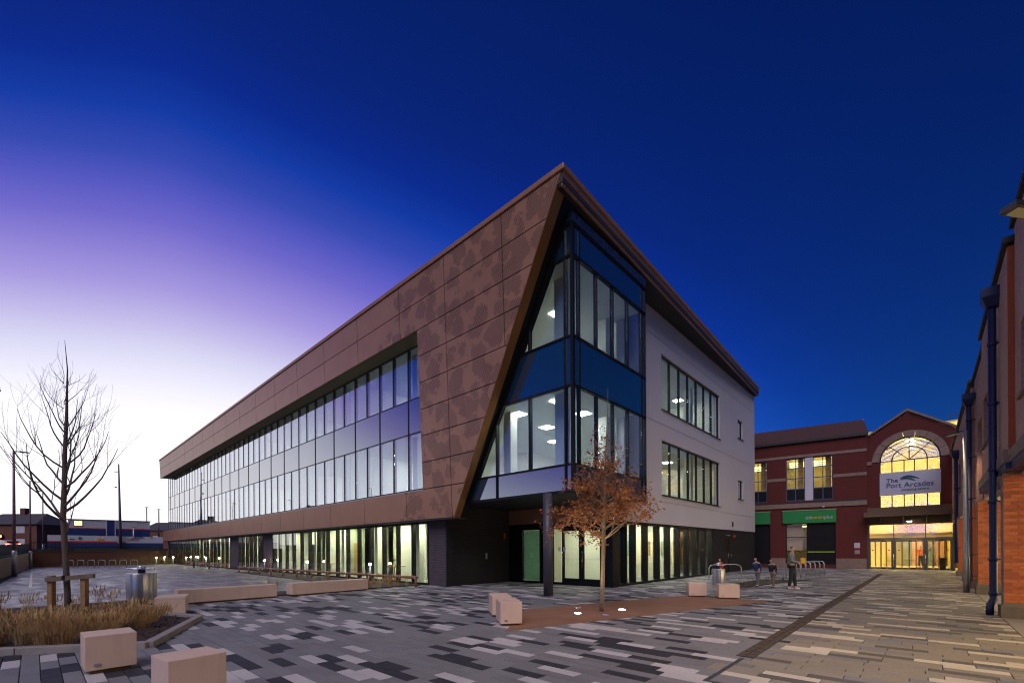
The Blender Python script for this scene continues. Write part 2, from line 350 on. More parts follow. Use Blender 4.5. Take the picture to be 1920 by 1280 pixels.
def mk(name, mb, mat, parent=None, bevel=0, seg=2):
    """one mesh object; vertices are given in world space, kept relative to the root's base"""
    org = ORG.get(parent.name, Vector((0, 0, 0))) if parent else Vector((0, 0, 0))
    me = bpy.data.meshes.new(name); me.from_pydata([(v[0] - org.x, v[1] - org.y, v[2] - org.z) for v in mb.v], [], mb.f); me.update()
    me.polygons.foreach_set('use_smooth', mb.sm)
    o = bpy.data.objects.new(name, me); link(o)
    for m_ in (mat if isinstance(mat, (list, tuple)) else [mat]): me.materials.append(m_)
    if parent: o.parent = parent; ORG[o.name] = org
    if bevel:
        b = o.modifiers.new('bevel', 'BEVEL'); b.width = bevel; b.segments = seg; b.limit_method = 'ANGLE'; b.harden_normals = False
    return o
def root(name, label, cat, loc=(0, 0, 0), group=None, kind=None):
    o = bpy.data.objects.new(name, None); link(o); o.location = loc; ORG[o.name] = Vector(loc); o.empty_display_size = .2
    o['label'] = label; o['category'] = cat
    if group: o['group'] = group
    if kind: o['kind'] = kind
    return o
def tag(o, label, cat, group=None):
    o['label'] = label; o['category'] = cat
    if group: o['group'] = group
    return o
def struct(name, mb, mat, label=None):
    o = mk(name, mb, mat); o['kind'] = 'structure'
    if label: o['label'] = label
    return o
def copy_tree(o, parent=None):
    c = o.copy(); link(c); c.parent = parent
    for ch in list(o.children): copy_tree(ch, c)
    return c
def text(name, body, size, mat, loc, rot, parent=None, ext=.01, align='LEFT', sx=1.0):
    cu = bpy.data.curves.new(name, 'FONT'); cu.body = body; cu.size = size; cu.extrude = ext; cu.align_x = align
    tmp = bpy.data.objects.new('tmp_text', cu); link(tmp); bpy.context.view_layer.update()
    me = bpy.data.meshes.new_from_object(tmp.evaluated_get(bpy.context.evaluated_depsgraph_get())); bpy.data.objects.remove(tmp); bpy.data.curves.remove(cu)
    me.name = name; me.materials.clear(); me.materials.append(mat); o = bpy.data.objects.new(name, me); link(o)
    org = ORG.get(parent.name, Vector((0, 0, 0))) if parent else Vector((0, 0, 0))
    o.location = Vector(loc) - org; o.rotation_euler = rot; o.scale = (sx, 1, 1)
    if parent: o.parent = parent; ORG[o.name] = org
    return o
def holed_wall(mb, axis, c, a0, a1, z0, z1, holes, thick):
    """wall at coordinate c on the other axis; a = along; holes (a0,a1,z0,z1); thickness goes to +"""
    As = sorted({a0, a1, *[h[0] for h in holes], *[h[1] for h in holes]}); Zs = sorted({z0, z1, *[h[2] for h in holes], *[h[3] for h in holes]})
    P = (lambda a, d, z: (a, c + d, z)) if axis == 'x' else (lambda a, d, z: (c + d, a, z))
    ins = lambda a, z: any(h[0] < a < h[1] and h[2] < z < h[3] for h in holes)
    for i in range(len(As) - 1):
        for j in range(len(Zs) - 1):
            if ins((As[i] + As[i + 1]) / 2, (Zs[j] + Zs[j + 1]) / 2): continue
            for d in (0, thick):
                mb.add([P(As[i], d, Zs[j]), P(As[i + 1], d, Zs[j]), P(As[i + 1], d, Zs[j + 1]), P(As[i], d, Zs[j + 1])], [(0, 1, 2, 3)])
    for h in [(a0, a1, z0, z1)] + list(holes):
        q = [(h[0], h[2]), (h[1], h[2]), (h[1], h[3]), (h[0], h[3])]
        for k in range(4):
            (a, z), (b, w) = q[k], q[(k + 1) % 4]
            mb.add([P(a, 0, z), P(b, 0, w), P(b, thick, w), P(a, thick, z)], [(0, 1, 2, 3)])
    return mb

# ================================================================== GROUND
def inpoly(x, y, poly):
    r = False; n = len(poly)
    for i in range(n):
        (x1, y1), (x2, y2) = poly[i], poly[(i + 1) % n]
        if (y1 > y) != (y2 > y) and x < (x2 - x1) * (y - y1) / (y2 - y1) + x1: r = not r
    return r
struct('ground', MB().prism([(-900, -900), (900, -900), (900, 1200), (-900, 1200)], -.6, -.05), m_earth)
BED1 = [(-6.0, 14.55), (1.29, 9.45), (2.55, 12.3), (1.75, 14.9), (-6.0, 16.9)]
RESIN = [(6.25, 6.0), (8.87, 7.78), (14.96, 5.95), (14.83, 3.42)]
BED3 = [(18.4, 6.1), (23.8, 6.1), (26.0, 4.2), (19.6, 5.35)]
struct('pavement', MB().prism([(-8, -1.25), (41.6, -1.25), (41.6, 18.7), (-8, 18.7)], -.05, -.012), m_bedding)
pave = bpy.data.objects['pavement']
def build_pavers():
    W, L, gap = .19, .62, .009; items = []
    for i in range(int(48.2 / W)):
        x0 = -6.4 + i * W; off = random.choice((0, .155, .31, .465)) + random.uniform(-.02, .02)
        y = -1.25 - off; prev = None
        while y < 18.6:
            y0, y1 = max(y, -1.25), min(y + L, 18.65); y += L
            if y1 - y0 < .08: continue
            cx, cyy = x0 + W / 2, (y0 + y1) / 2
            if cx > 41.5: continue
            if cx > 12.45 and cyy > 9.75 and not (cx < 16.2 and cyy < 15.1): continue
            if cyy > 16.9 and cx > 2.4: continue
            if inpoly(cx, cyy, BED1): continue
            right = cyy < 1.95
            r = random.random()
            if right:
                k = 'cream' if r < .21 else 'slate' if r < .31 else 'buff' if r < .80 else 'mid'
            else:
                pd = .175 + .05 * math.sin(cx * 1.1 + cyy * .8)
                k = 'dark' if r < pd else 'light' if r < pd + .18 else 'mid2' if r < pd + .40 else 'mid'
            prev = k
            v = Vector((cx, cyy, -1.6)); d = v.dot(FW)
            s = 0
            if d > .5:
                px = 960 + FPX * v.dot(Rc) / d; py = 1029 - FPX * v.dot(Uc) / d
                if 0 < px < 1920 and py < 1285 and not inpoly(cx, cyy, RESIN): s = 1 / d ** 3
            items.append((s, x0, y0, y1, k))
    items.sort(key=lambda t: -t[0])
    shared = {}
    for n, (s, x0, y0, y1, k) in enumerate(items[:300]):
        ln = round(y1 - y0, 3); key = (k, ln)
        if key not in shared:
            mb = MB(); b = .006; hx, hy = (W - gap) / 2, (ln - gap) / 2
            mb.add([(-hx, -hy, -.03), (hx, -hy, -.03), (hx, hy, -.03), (-hx, hy, -.03), (-hx, -hy, -b), (hx, -hy, -b), (hx, hy, -b), (-hx, hy, -b),
                    (-hx + b, -hy + b, 0), (hx - b, -hy + b, 0), (hx - b, hy - b, 0), (-hx + b, hy - b, 0)],
                   [(0, 1, 5, 4), (1, 2, 6, 5), (2, 3, 7, 6), (3, 0, 4, 7), (4, 5, 9, 8), (5, 6, 10, 9), (6, 7, 11, 10), (7, 4, 8, 11), (8, 9, 10, 11)])
            me = bpy.data.meshes.new('paver'); me.from_pydata(mb.v, [], mb.f); me.materials.append(m_paver[k]); shared[key] = me
        o = bpy.data.objects.new('paver', shared[key]); link(o); o.parent = pave
        o.location = (x0 + W / 2, (y0 + y1) / 2, random.uniform(-.002, .002))
    rest = {k: MB() for k in m_paver}; g = gap / 2; keys = list(m_paver)
    mb = MB(); mi = []
    for s, x0, y0, y1, k in items[300:]:
        z = random.uniform(-.002, .002)
        a, b, c, d = x0 + g, x0 + W - g, y0 + g, y1 - g
        mb.add([(a, c, z), (b, c, z), (b, d, z), (a, d, z), (a, c, -.02), (b, c, -.02), (b, d, -.02), (a, d, -.02)],
               [(0, 1, 2, 3), (4, 5, 1, 0), (5, 6, 2, 1), (6, 7, 3, 2), (7, 4, 0, 3)]); mi += [keys.index(k)] * 5
    o = mk('paver_field', mb, [m_paver[k] for k in keys], pave); o.data.polygons.foreach_set('material_index', mi); o['kind'] = 'stuff'
build_pavers()

# linear drain of dark setts
dr = struct('drainage_channel', MB().box(7.1, 34.6, 1.83, 2.07, -.012, .002), m_bedding)
mb = MB()
for i in range(int(27.4 / .115)):
    x = 7.12 + i * .115
    for j in range(2):
        y = 1.845 + j * .11; z = .006 + random.uniform(0, .008); mb.box(x, x + .105 - random.uniform(0, .015), y, y + .098 - random.uniform(0, .012), .001, z)
o = mk('sett', mb, plain('drain_sett', (.085, .06, .045), .75, var=.5, scale=14), dr); o['kind'] = 'stuff'
# inspection slot outline beside the drain end
tag(mk('slot_drain_frame', MB().box(5.55, 7.0, 1.92, 1.98, -.01, .004).box(5.5, 5.56, 1.2, 1.98, -.01, .0045), m_dgalv), 'thin dark metal slot frame set in paving at the drain end', 'drain cover')

# kerbed planting bed, foreground left
def kerb_run(parent, pts, w=.15, h=.11, step=.92):
    for (x0, y0), (x1, y1) in zip(pts[:-1], pts[1:]):
        d = Vector((x1 - x0, y1 - y0)); n = max(1, round(d.length / step)); 
        for i in range(n):
            a = Vector((x0, y0)) + d * (i / n); b = Vector((x0, y0)) + d * ((i + 1) / n); c = (a + b) / 2
            mk('kerb_stone', MB().obox(c, d, (b - a).length / 2 - .004, w / 2, -.04, h + random.uniform(-.002, .002)), m_kerb, parent, bevel=.012)
bed = struct('planting_bed', MB().prism(BED1, -.03, .045), m_bark, 'bark mulch bed inside the granite kerb')
kerb_run(bed, [(-6.0, 14.55), (1.29, 9.45), (2.62, 12.4), (1.8, 15.0)])
mb = MB()
for i in range(5200):
    x, y = random.uniform(-2.2, 2.6), random.uniform(9.5, 16)
    if not inpoly(x, y, BED1): continue
    a = random.uniform(0, 6.28); l = random.uniform(.02, .055); w = l * .45; z = .045 + random.uniform(0, .025); t = random.uniform(-.02, .02)
    ca, sa_ = math.cos(a), math.sin(a)
    mb.add([(x + ca * l, y + sa_ * l, z + t), (x - sa_ * w, y + ca * w, z), (x - ca * l, y - sa_ * l, z - t), (x + sa_ * w, y - ca * w, z + .008)], [(0, 1, 2, 3)])
o = mk('bark_chip', mb, [plain('bark_chip', (.06, .034, .026), .95, var=.6, scale=30)], bed); o['kind'] = 'stuff'
bed2 = struct('planting_strip', MB().prism([(-6, 17.2), (2.9, 17.2), (2.9, 18.75), (-6, 18.75)], -.03, .035), m_bark, 'strip of bark mulch along the car park edge')
bed4 = struct('planting_strip', MB().prism([(5.7, 16.75), (12.0, 16.75), (12.0, 38), (10.3, 38), (9.6, 18.0), (5.7, 18.0)], -.03, .035), m_bark, 'planted strip between the timber rail and the glazing')
bed3 = struct('planting_bed', MB().prism(BED3, -.03, .03), m_bark, 'dark planting bed by the litter bin and people')
struct('resin_path', MB().prism(RESIN, -.01, .008), m_resin, 'reddish brown resin gravel patch around the leafy tree')
struct('car_park', MB().prism([(-1.6, 18.7), (10.4, 18.7), (10.4, 38), (11.9, 38.1), (11.9, 69.5), (-.2, 69.5)], -.03, .0), m_asphalt, 'wet asphalt car park')
mb = MB()
for x0, y0, x1, y1 in [(-.1, 62, -.1, 30), (.4, 44, 3.6, 44), (.4, 41, 3.6, 41), (5.0, 26, 8.6, 26), (5.0, 30, 8.6, 30), (5, 34, 8.6, 34), (5, 38, 8.6, 38), (5, 42, 9.2, 42), (5, 46, 9.2, 46), (5, 50, 9.2, 50)]:
    d = Vector((x1 - x0, y1 - y0)); mb.obox(((x0 + x1) / 2, (y0 + y1) / 2), d, d.length / 2, .05, .001, .004)
tag(mk('bay_marking', mb, m_paint), 'worn white parking bay lines painted on the wet car park', 'road marking')
struct('flagstone_strip', MB().prism([(6, -6), (41.5, -6), (41.5, -1.26), (6, -1.26)], -.04, .0), m_conc, 'plain concrete flags under the brick arcade')
# higher road beyond the car park walls
struct('road', MB().prism([(-140, 76.5), (40, 76.5), (140, 300), (-140, 300)], -.04, 1.95), plain('road_asphalt', (.05, .05, .055), .6), 'raised road beyond the car park wall')
struct('verge', MB().prism([(-40, 24), (-3.6, 24), (-2.2, 76.4), (-40, 76.4)], -.04, 1.3), m_earth, 'raised verge beyond the low wall')

# ================================================================== OFFICE BUILDING
bld = root('office_building', 'three storey office block with bronze cladding, slanted glazed corner and white side wall', 'building', (12.12, 16.0, 0))
def xl(z): return 11.62 - (z - 2.9) * .0377
def ysl(z): return 14.01 + (8.2 - 14.01) * (z - 2.91) / (13.45 - 2.91)
XG = 12.12; YB = 8.48; YW = 9.4; YEND = 73.1; XEND = 37.05
def clad(y0, y1, z0, z1, mat, g=.018, cut=False):
    z0 += g; z1 -= g; y1 -= g
    if cut: pts = [(xl(z0), ysl(z0) + .01, z0), (xl(z0), y1, z0), (xl(z1), y1, z1), (xl(z1), ysl(z1) + .01, z1)]
    else: pts = [(xl(z0), y0 + g, z0), (xl(z0), y1, z0), (xl(z1), y1, z1), (xl(z1), y0 + g, z1)]
    if cut and ysl(z0) > y1 - .05:
        zz = next(z for z in [z0 + i * .01 for i in range(1200)] if ysl(z) < y1 - .02)
        pts = [(xl(zz), y1, zz), (xl(z1), y1, z1), (xl(z1), ysl(z1) + .01, z1)]
    return mk('cladding_panel', MB().extr(pts, (.045, 0, 0)), mat, bld)
JZ = [2.91, 4.23, 5.38, 6.53, 7.66, 8.80, 9.93, 11.06, 12.22, 13.34]
JY = [17.32] + [21.12 + 3.8 * k for k in range(14)]; JY[-1] = YEND
for i in range(len(JZ) - 1):
    z0, z1 = JZ[i], JZ[i + 1]
    if ysl(z0) > 14.2 or True:
        if z1 > 9.0 and ysl(z1) < 10.8:
            clad(0, 10.87, z0, z1, m_perf, cut=True)
            if ysl(z0) < 10.87: clad(10.87, 14.10, z0, z1, m_perf)
            else: clad(10.87, 14.10, z0, z1, m_perf, cut=False) if ysl(z0) <= 10.9 else clad(0, 14.10, z0, z1, m_perf, cut=True)
        else: clad(0, 14.10, z0, z1, m_perf, cut=True)
    if z0 < 4.2 or z0 > 11: clad(14.10, 17.32, z0, z1, m_perf)
    else: clad(14.10, 16.03, z0, z1, m_perf)
    if z0 < 4.2 or z0 > 11:
        for a, b in zip(JY[:-1], JY[1:]): clad(a, b, z0, z1, m_perf if a < 19 else m_bronze)
# backing behind the joints
mb = MB()
def back(y0a, y0b, y1, z0, z1):
    mb.extr([(xl(z0) + .05, y0a, z0), (xl(z0) + .05, y1, z0), (xl(z1) + .05, y1, z1), (xl(z1) + .05, y0b, z1)], (.12, 0, 0))
back(ysl(2.92), ysl(13.34), 16.02, 2.92, 13.34); back(16.03, 16.03, YEND - .02, 2.92, 4.22); back(16.03, 16.03, YEND - .02, 11.08, 13.34)
mk('cladding_backing', mb, m_lead, bld)
# slanted bronze reveal down to the glazed corner
mk('reveal_panel', MB().extr([(xl(2.91), ysl(2.91), 2.91), (xl(13.4), ysl(13.4), 13.4), (xl(13.4) + .42, ysl(13.4), 13.4), (xl(2.91) + .32, ysl(2.91), 2.91)], (0, -.025, 0)), m_bronze_edge, bld)
mk('reveal_lining', MB().extr([(xl(2.91) + .325, ysl(2.91), 2.91), (xl(13.4) + .425, ysl(13.4), 13.4), (XG + .15, ysl(13.4), 13.4), (XG + .15, ysl(2.91), 2.91)], (0, -.02, 0)), m_black, bld)
mk('reveal_underside', MB().box(xl(2.91), XG + .15, 14.0, YEND - .03, 2.86, 2.905), m_lead, bld)
# opening reveals
mk('opening_head', MB().box(xl(11.06) + .02, XG - .02, 16.04, YEND - .5, 11.062, 11.11), plain('soffit_olive', (.20, .15, .06), .5, .2), bld)
mk('opening_sill', MB().box(xl(4.23), XG + .02, 16.04, YEND - .5, 4.20, 4.235), m_galv, bld)
mk('opening_jamb', MB().extr([(xl(4.24), 16.0, 4.24), (xl(11.05), 16.0, 11.05), (XG + .02, 16.0, 11.05), (XG + .02, 16.0, 4.24)], (0, .028, 0)), m_bronze, bld)
# roof and coping
mk('roof', MB().prism([(11.24, 8.2), (36.88, 9.06), (36.88, 73.05), (11.24, 73.05)], 13.02, 13.40), m_lead, bld)
mk('coping', MB().prism([(11.17, 8.12), (36.95, 9.0), (36.95, 9.35), (11.60, 8.5), (11.60, 73.15), (11.17, 73.15)], 13.355, 13.53), m_bronze, bld, bevel=.02)
# right-hand fascia, leaning inwards, in lengths
fx = [11.25, 12.13, 15.02, 18.1, 21.2, 24.3, 27.4, 30.5, 33.6, 36.9]
fy = lambda x: 8.17 + (9.04 - 8.17) * (x - 11.22) / (36.9 - 11.22)
for a, b in zip(fx[:-1], fx[1:]):
    a += .01; b -= .01
    mk('fascia_panel', MB().extr([(a, fy(a), 13.35), (b, fy(b), 13.35), (b, fy(b) + .07, 12.92), (a, fy(a) + .07, 12.92)], (0, .05, .0)), m_bronze, bld)
mk('eaves_soffit', MB().prism([(xl(13), 8.30), (36.85, 9.15), (36.85, 9.7), (11.6, 9.7)], 12.94, 13.0), m_soffit, bld)
mk('gable_end_fascia', MB().box(36.82, 36.9, 9.1, 73, 12.92, 13.35), m_bronze, bld)
mk('far_end_wall', MB().box(12.35, 36.9, 72.9, 73.05, 0, 13.0), m_white, bld)
mk('side_end_wall', MB().box(36.95, 37.05, 9.76, 73.0, 0, 12.93), m_white, bld)

# ---- curtain wall of the long elevation
cw = mk('curtain_wall_frame', MB().box(XG, XG + .12, 16.03, YEND - .2, 4.22, 4.36), m_black, bld)
ORG[cw.name] = ORG[bld.name]
LV = [(4.40, 7.0), (7.05, 8.60), (8.65, 11.06)]
ys = [16.62]; y = 17.9
while y < 72.4: ys.append(y); y += 1.278
ys.append(72.85)
fr = MB()
for z in (4.36, 7.0, 8.6, 11.02): mk('transom', MB().box(XG - .006, XG + .10, 16.03, 72.88, z, z + .05), m_black, cw)
for i, yy in enumerate(ys):
    major = (i % 2 == 1)
    for z0, z1 in ([(4.41, 11.02)] if major or i in (0, len(ys) - 1) else [(4.41, 7.0), (8.65, 11.02)]): mk('mullion', MB().box(XG - .02, XG + .14, yy - .034, yy + .034, z0, z1), m_black, cw)
for i in range(len(ys) - 1):
    for z0, z1 in (LV[0], LV[2]):
        mk('glass_pane', MB().box(XG + .004, XG + .02, ys[i] + .036, ys[i + 1] - .036, z0 + .01, z1 - .01), m_glass_up, cw)
mj = [ys[0]] + [ys[i] for i in range(1, len(ys) - 1, 2)] + [ys[-1]]
for a, b in zip(mj[:-1], mj[1:]):
    if b - a > .1: mk('spandrel_pane', MB().box(XG + .003, XG + .03, a + .036, b - .036, 7.055, 8.595), m_span, cw)

# ---- ground floor glazing below the cladding
gf = mk('ground_floor_frame', MB().box(12.12, 12.3, 16.4, 72.6, 0.0, .09).box(12.12, 12.3, 16.4, 72.6, 2.78, 2.90), m_black, bld)
ORG[gf.name] = ORG[bld.name]
def gf_run(y0, y1, step=1.29):
    n = max(1, round((y1 - y0) / step)); st = (y1 - y0) / n
    for i in range(n + 1): mk('mullion', MB().box(12.14, 12.36, y0 + i * st - .035, y0 + i * st + .035, .09, 2.78), m_black, gf)
    for i in range(n): mk('glass_pane', MB().box(12.16, 12.18, y0 + i * st + .04, y0 + (i + 1) * st - .04, .095, 2.775), m_glass_gf, gf)
gf_run(16.45, 35.7); gf_run(37.7, 43.8, 1.0); gf_run(46.2, 72.5)
for a, b in ((15.2, 16.4), (35.76, 37.62), (43.86, 46.12)):
    mk('brick_pier', MB().box(12.15, 12.5, a, b, 0, 2.89), m_pierbrick, bld)
mk('end_pier', MB().box(12.1, 12.7, 72.55, 73.2, 0, 2.9), m_pierbrick, bld)

# ---- entrance recess
mk('recess_side_wall', MB().box(12.51, 16.6, 15.205, 15.5, 0, 3.55).box(12.16, 12.5, 15.15, 15.19, 0, 3.5), m_blackwall, bld)
mk('recess_soffit', MB().prism([(XG + .1, YB + .1), (17.25, YB + .1), (17.25, 9.38), (16.3, 9.38), (16.3, 15.2), (XG + .1, 15.2)], 3.50, 3.60), m_soffit, bld)
mk('bulkhead_panel', MB().box(16.15, 16.3, 9.45, 15.2, 2.80, 3.49), m_bronze, bld)
es = mk('entrance_screen', MB().box(16.14, 16.3, 9.82, 15.2, 2.50, 2.795).box(16.14, 16.3, 14.34, 15.2, 0, 2.5).box(16.14, 16.3, 12.5, 13.24, 0, 2.5)
        .box(16.14, 16.3, 9.82, 15.2, 0, .10), m_black, bld); ORG[es.name] = ORG[bld.name]
for y0, y1, m_ in ((13.24, 14.34, m_glass_frost), (12.02, 12.5, m_glass_gf)):
    mk('glass_pane', MB().box(16.2, 16.22, y0 + .02, y1 - .02, .12, 2.49), m_, es)
for y0, y1 in ((10.95, 11.95), (9.9, 10.9)):
    d = mk('entrance_door', MB().box(16.15, 16.25, y0, y0 + .09, .1, 2.5).box(16.15, 16.25, y1 - .09, y1, .1, 2.5).box(16.15, 16.25, y0 + .09, y1 - .09, 2.38, 2.5).box(16.15, 16.25, y0 + .09, y1 - .09, .1, .3), m_black, bld)
    ORG[d.name] = ORG[bld.name]
    mk('glass_pane', MB().box(16.19, 16.21, y0 + .092, y1 - .092, .302, 2.378), m_glass_gf, d)
    mb = MB()
    for k in range(9):
        for zz in (1.12,): mb.box(16.183, 16.188, y0 + .14 + k * .085, y0 + .18 + k * .085, zz, zz + .035)
    mk('manifestation_dot', mb, m_signwhite, d)
    mk('handle', MB().tube((16.1, y1 - .06, .8), (16.1, y1 - .06, 1.5), .015), m_steel, d)
mk('notice', MB().box(16.12, 16.13, 12.0, 12.15, 1.5, 1.68).box(16.12, 16.13, 11.72, 11.86, 1.5, 1.68), m_signwhite, bld)
mk('corner_post', MB().box(16.1, 16.6, 9.35, 9.82, 0, 2.79), m_black, bld)
mk('entry_keypad', MB().box(14.5, 14.62, 15.17, 15.204, 1.15, 1.42), m_galv, bld)
mk('fire_call_point', MB().box(15.75, 15.85, 15.16, 15.204, 2.1, 2.4), m_red, bld)
# ---- round column
mk('column', MB().lathe((12.03, 9.49, 0), [(.165, 0), (.165, 3.5)], 28), m_colgrey, bld)
# ---- shopfront of the side elevation
sf = mk('shopfront_frame', MB().box(16.6, 27.9, YW + .02, YW + .2, 0, .10).box(16.6, 27.9, YW + .02, YW + .2, 2.66, 2.775), m_black, bld); ORG[sf.name] = ORG[bld.name]
sx = [16.65, 17.3, 18.1, 19.25, 20.5, 21.7, 22.9, 24.15, 25.35, 26.55, 27.75]
for x in sx: mk('mullion', MB().box(x - .05, x + .05, YW - .03, YW + .28, .10, 2.66), m_black, sf)
for a, b in zip(sx[:-1], sx[1:]): mk('glass_pane', MB().box(a + .055, b - .055, YW + .1, YW + .12, .105, 2.655), m_glass_gf, sf)
bw = mk('black_brick_wall', holed_wall(MB(), 'x', YW + .03, 27.8, XEND - .02, 0, 2.775, [(30.25, 31.15, 0.02, 2.12)], .25), m_blackwall, bld); ORG[bw.name] = ORG[bld.name]
sdoor = mk('side_door', MB().box(30.27, 31.13, YW + .1, YW + .15, .02, 2.1), m_black, bld); ORG[sdoor.name] = ORG[bld.name]
mk('handle', MB().tube((31.0, YW + .06, .9), (31.0, YW + .06, 1.3), .015).box(31.4, 31.5, YW, YW + .028, 1.05, 1.2), m_steel, sdoor)
mk('alarm_sounder', MB().box(32.0, 32.15, YW - .05, YW + .028, 2.3, 2.45), m_red, bld)
mk('wall_light', MB().box(30.5, 31.0, YW - .06, YW + .028, 2.38, 2.44), m_galv, bld)
# ---- white rendered wall with windows
W1 = (20.9, 29.32, 8.39, 11.1); W2 = (20.9, 29.3, 4.19, 6.9); S1 = (32.94, 34.1, 9.16, 10.44); S2 = (32.94, 34.1, 4.95, 6.27)
mk('rendered_wall', holed_wall(MB(), 'x', YW, 17.2, XEND, 2.78, 12.935, [W1, W2, S1, S2], .35), m_white, bld)
mb = MB()
for z in (3.86, 7.65, 11.7): mb.box(17.35, XEND, YW - .006, YW - .001, z, z + .02)
mk('render_joint', mb, m_galv, bld)
mk('air_vent', MB().box(31.6, 31.85, YW - .02, YW - .002, 3.0, 3.33), m_black, bld)
for (a, b, z0, z1), n in ((W1, 7), (W2, 7), (S1, 1), (S2, 1)):
    w = mk('window', MB().box(a, b, YW + .10, YW + .2, z0, z0 + .07).box(a, b, YW + .10, YW + .2, z1 - .07, z1).box(a, a + .07, YW + .10, YW + .2, z0 + .07, z1 - .07).box(b - .07, b, YW + .10, YW + .2, z0 + .07, z1 - .07), m_black, bld)
    ORG[w.name] = ORG[bld.name]
    st = (b - a) / n
    for i in range(1, n): mk('mullion', MB().box(a + i * st - .026, a + i * st + .026, YW + .09, YW + .21, z0 + .07, z1 - .07), m_black, w)
    for i in range(n): mk('glass_pane', MB().box(a + i * st + .035, a + (i + 1) * st - .035, YW + .14, YW + .16, z0 + .075, z1 - .075), m_glass_wh, w)
    mk('sill', MB().box(a - .04, b + .06, YW - .06, YW + .1, z0 - .035, z0 - .001), m_black, w)

# ---- projecting glazed corner
gb = mk('glazed_corner_frame', MB().prism([(XG - .06, YB - .06), (17.34, YB - .06), (17.34, YB + .12), (XG + .12, YB + .12), (XG + .12, 13.62), (XG - .06, 13.62)], 3.46, 3.56), m_black, bld); ORG[gb.name] = ORG[bld.name]
fr = MB()
BL = [3.56, 4.41, 7.02, 8.65, 11.32, 12.34]
for z in BL[1:]:
    ye = ysl(z) - .03
    mk('transom', MB().box(XG - .035, XG + .1, YB - .035, ye, z - .03, z + .03), m_black, gb); mk('transom', MB().box(XG + .1, 17.32, YB - .035, YB + .1, z - .0305, z + .0305), m_black, gb)
mk('corner_cap', MB().prism([(XG - .02, YB - .02), (17.36, YB - .02), (17.36, 9.39), (XG + .3, 9.39), (XG - .02, 9.15)], 12.42, 12.74), m_bluef if False else plain('blue_grey_cap', (.03, .05, .10), .3, .2), gb)
bx = [XG, 12.52, 13.6, 14.72, 15.85, 17.0, 17.32]
for x in (12.52, 17.0, 17.31): mk('mullion', MB().box(x - .028, x + .028, YB - .02, YB + .12, 3.56, 12.34), m_black, gb)
mk('corner_mullion', MB().box(XG - .05, XG + .06, YB - .05, YB + .06, 3.56, 12.40), m_black, gb)
for x in (13.6, 14.72, 15.85):
    for z0, z1 in ((4.44, 6.99), (8.68, 11.29)): mk('mullion', MB().box(x - .028, x + .028, YB - .02, YB + .12, z0, z1), m_black, gb)
for i in range(len(bx) - 1):
    a, b = bx[i] + .03, bx[i + 1] - .03
    for z0, z1 in ((4.44, 6.99), (8.68, 11.29)): mk('glass_pane', MB().box(a, b, YB + .02, YB + .035, z0, z1), m_glass_box, gb)
for a, b in ((XG, 12.52), (12.52, 17.0), (17.0, 17.32)):
    for z0, z1 in ((3.565, 4.38), (7.05, 8.62), (11.35, 12.31)): mk('spandrel_pane', MB().box(a + .03, b - .03, YB + .01, YB + .035, z0, z1), m_span, gb)
def cutpane(name, y0, y1, z0, z1, mat):
    """pane on the left face, cut by the slanted reveal"""
    pts = []; e = .03
    cand = [(y0, z0)]
    yb_, yt_ = min(y1, ysl(z0) - e), min(y1, ysl(z1) - e)
    if yb_ <= y0 + .02: return
    cand.append((yb_, z0))
    if y1 < ysl(z0) - e and y1 > ysl(z1) - e:
        zc = z0 + (z1 - z0) * (ysl(z0) - e - y1) / (ysl(z0) - ysl(z1)); cand.append((y1, zc))
    if yt_ > y0 + .01: cand += [(yt_, z1), (y0, z1)]
    else:
        zc = z0 + (z1 - z0) * (ysl(z0) - e - y0) / (ysl(z0) - ysl(z1)); cand.append((y0, zc))
    mk(name, MB().extr([(XG + .01, a, z) for a, z in cand], (.018, 0, 0)), mat, gb)
lm = [YB, 8.78, 10.35, 12.02, 13.6]
for z0, z1 in ((4.44, 6.99), (8.68, 11.29)):
    for a, b in zip(lm[:-1], lm[1:]): cutpane('glass_pane', a + .03, b - .03, z0, z1, m_glass_box)
for z0, z1 in ((3.565, 4.38), (7.05, 8.62), (11.35, 12.31)):
    cutpane('spandrel_pane', YB + .03, 8.75, z0, z1, m_span)
    if z0 < 4: cutpane('spandrel_pane', 8.81, 11.99, z0, z1, m_span); cutpane('spandrel_pane', 12.05, 13.6, z0, z1, m_span)
    else: cutpane('spandrel_pane', 8.81, 13.6, z0, z1, m_span)
for yy in lm[1:-1]:
    for z0, z1 in (((3.56, 12.34),) if yy < 9 else ((4.44, 6.99), (8.68, 11.29)) if yy < 12 else ((3.56, 6.99),)):
        zt = min(z1, 2.91 + (yy + .06 - 14.01) / (8.2 - 14.01) * (13.45 - 2.91))
        if zt > z0 + .1: mk('mullion', MB().box(XG - .045, XG + .12, yy - .028, yy + .028, z0, zt), m_black, gb)
mk('slanted_frame', MB().extr([(XG - .05, ysl(3.5) - .0, 3.5), (XG - .05, ysl(12.3), 12.3), (XG - .05, ysl(12.3) - .13, 12.3), (XG - .05, ysl(3.5) - .13, 3.5)], (.16, 0, 0)), m_black, gb)

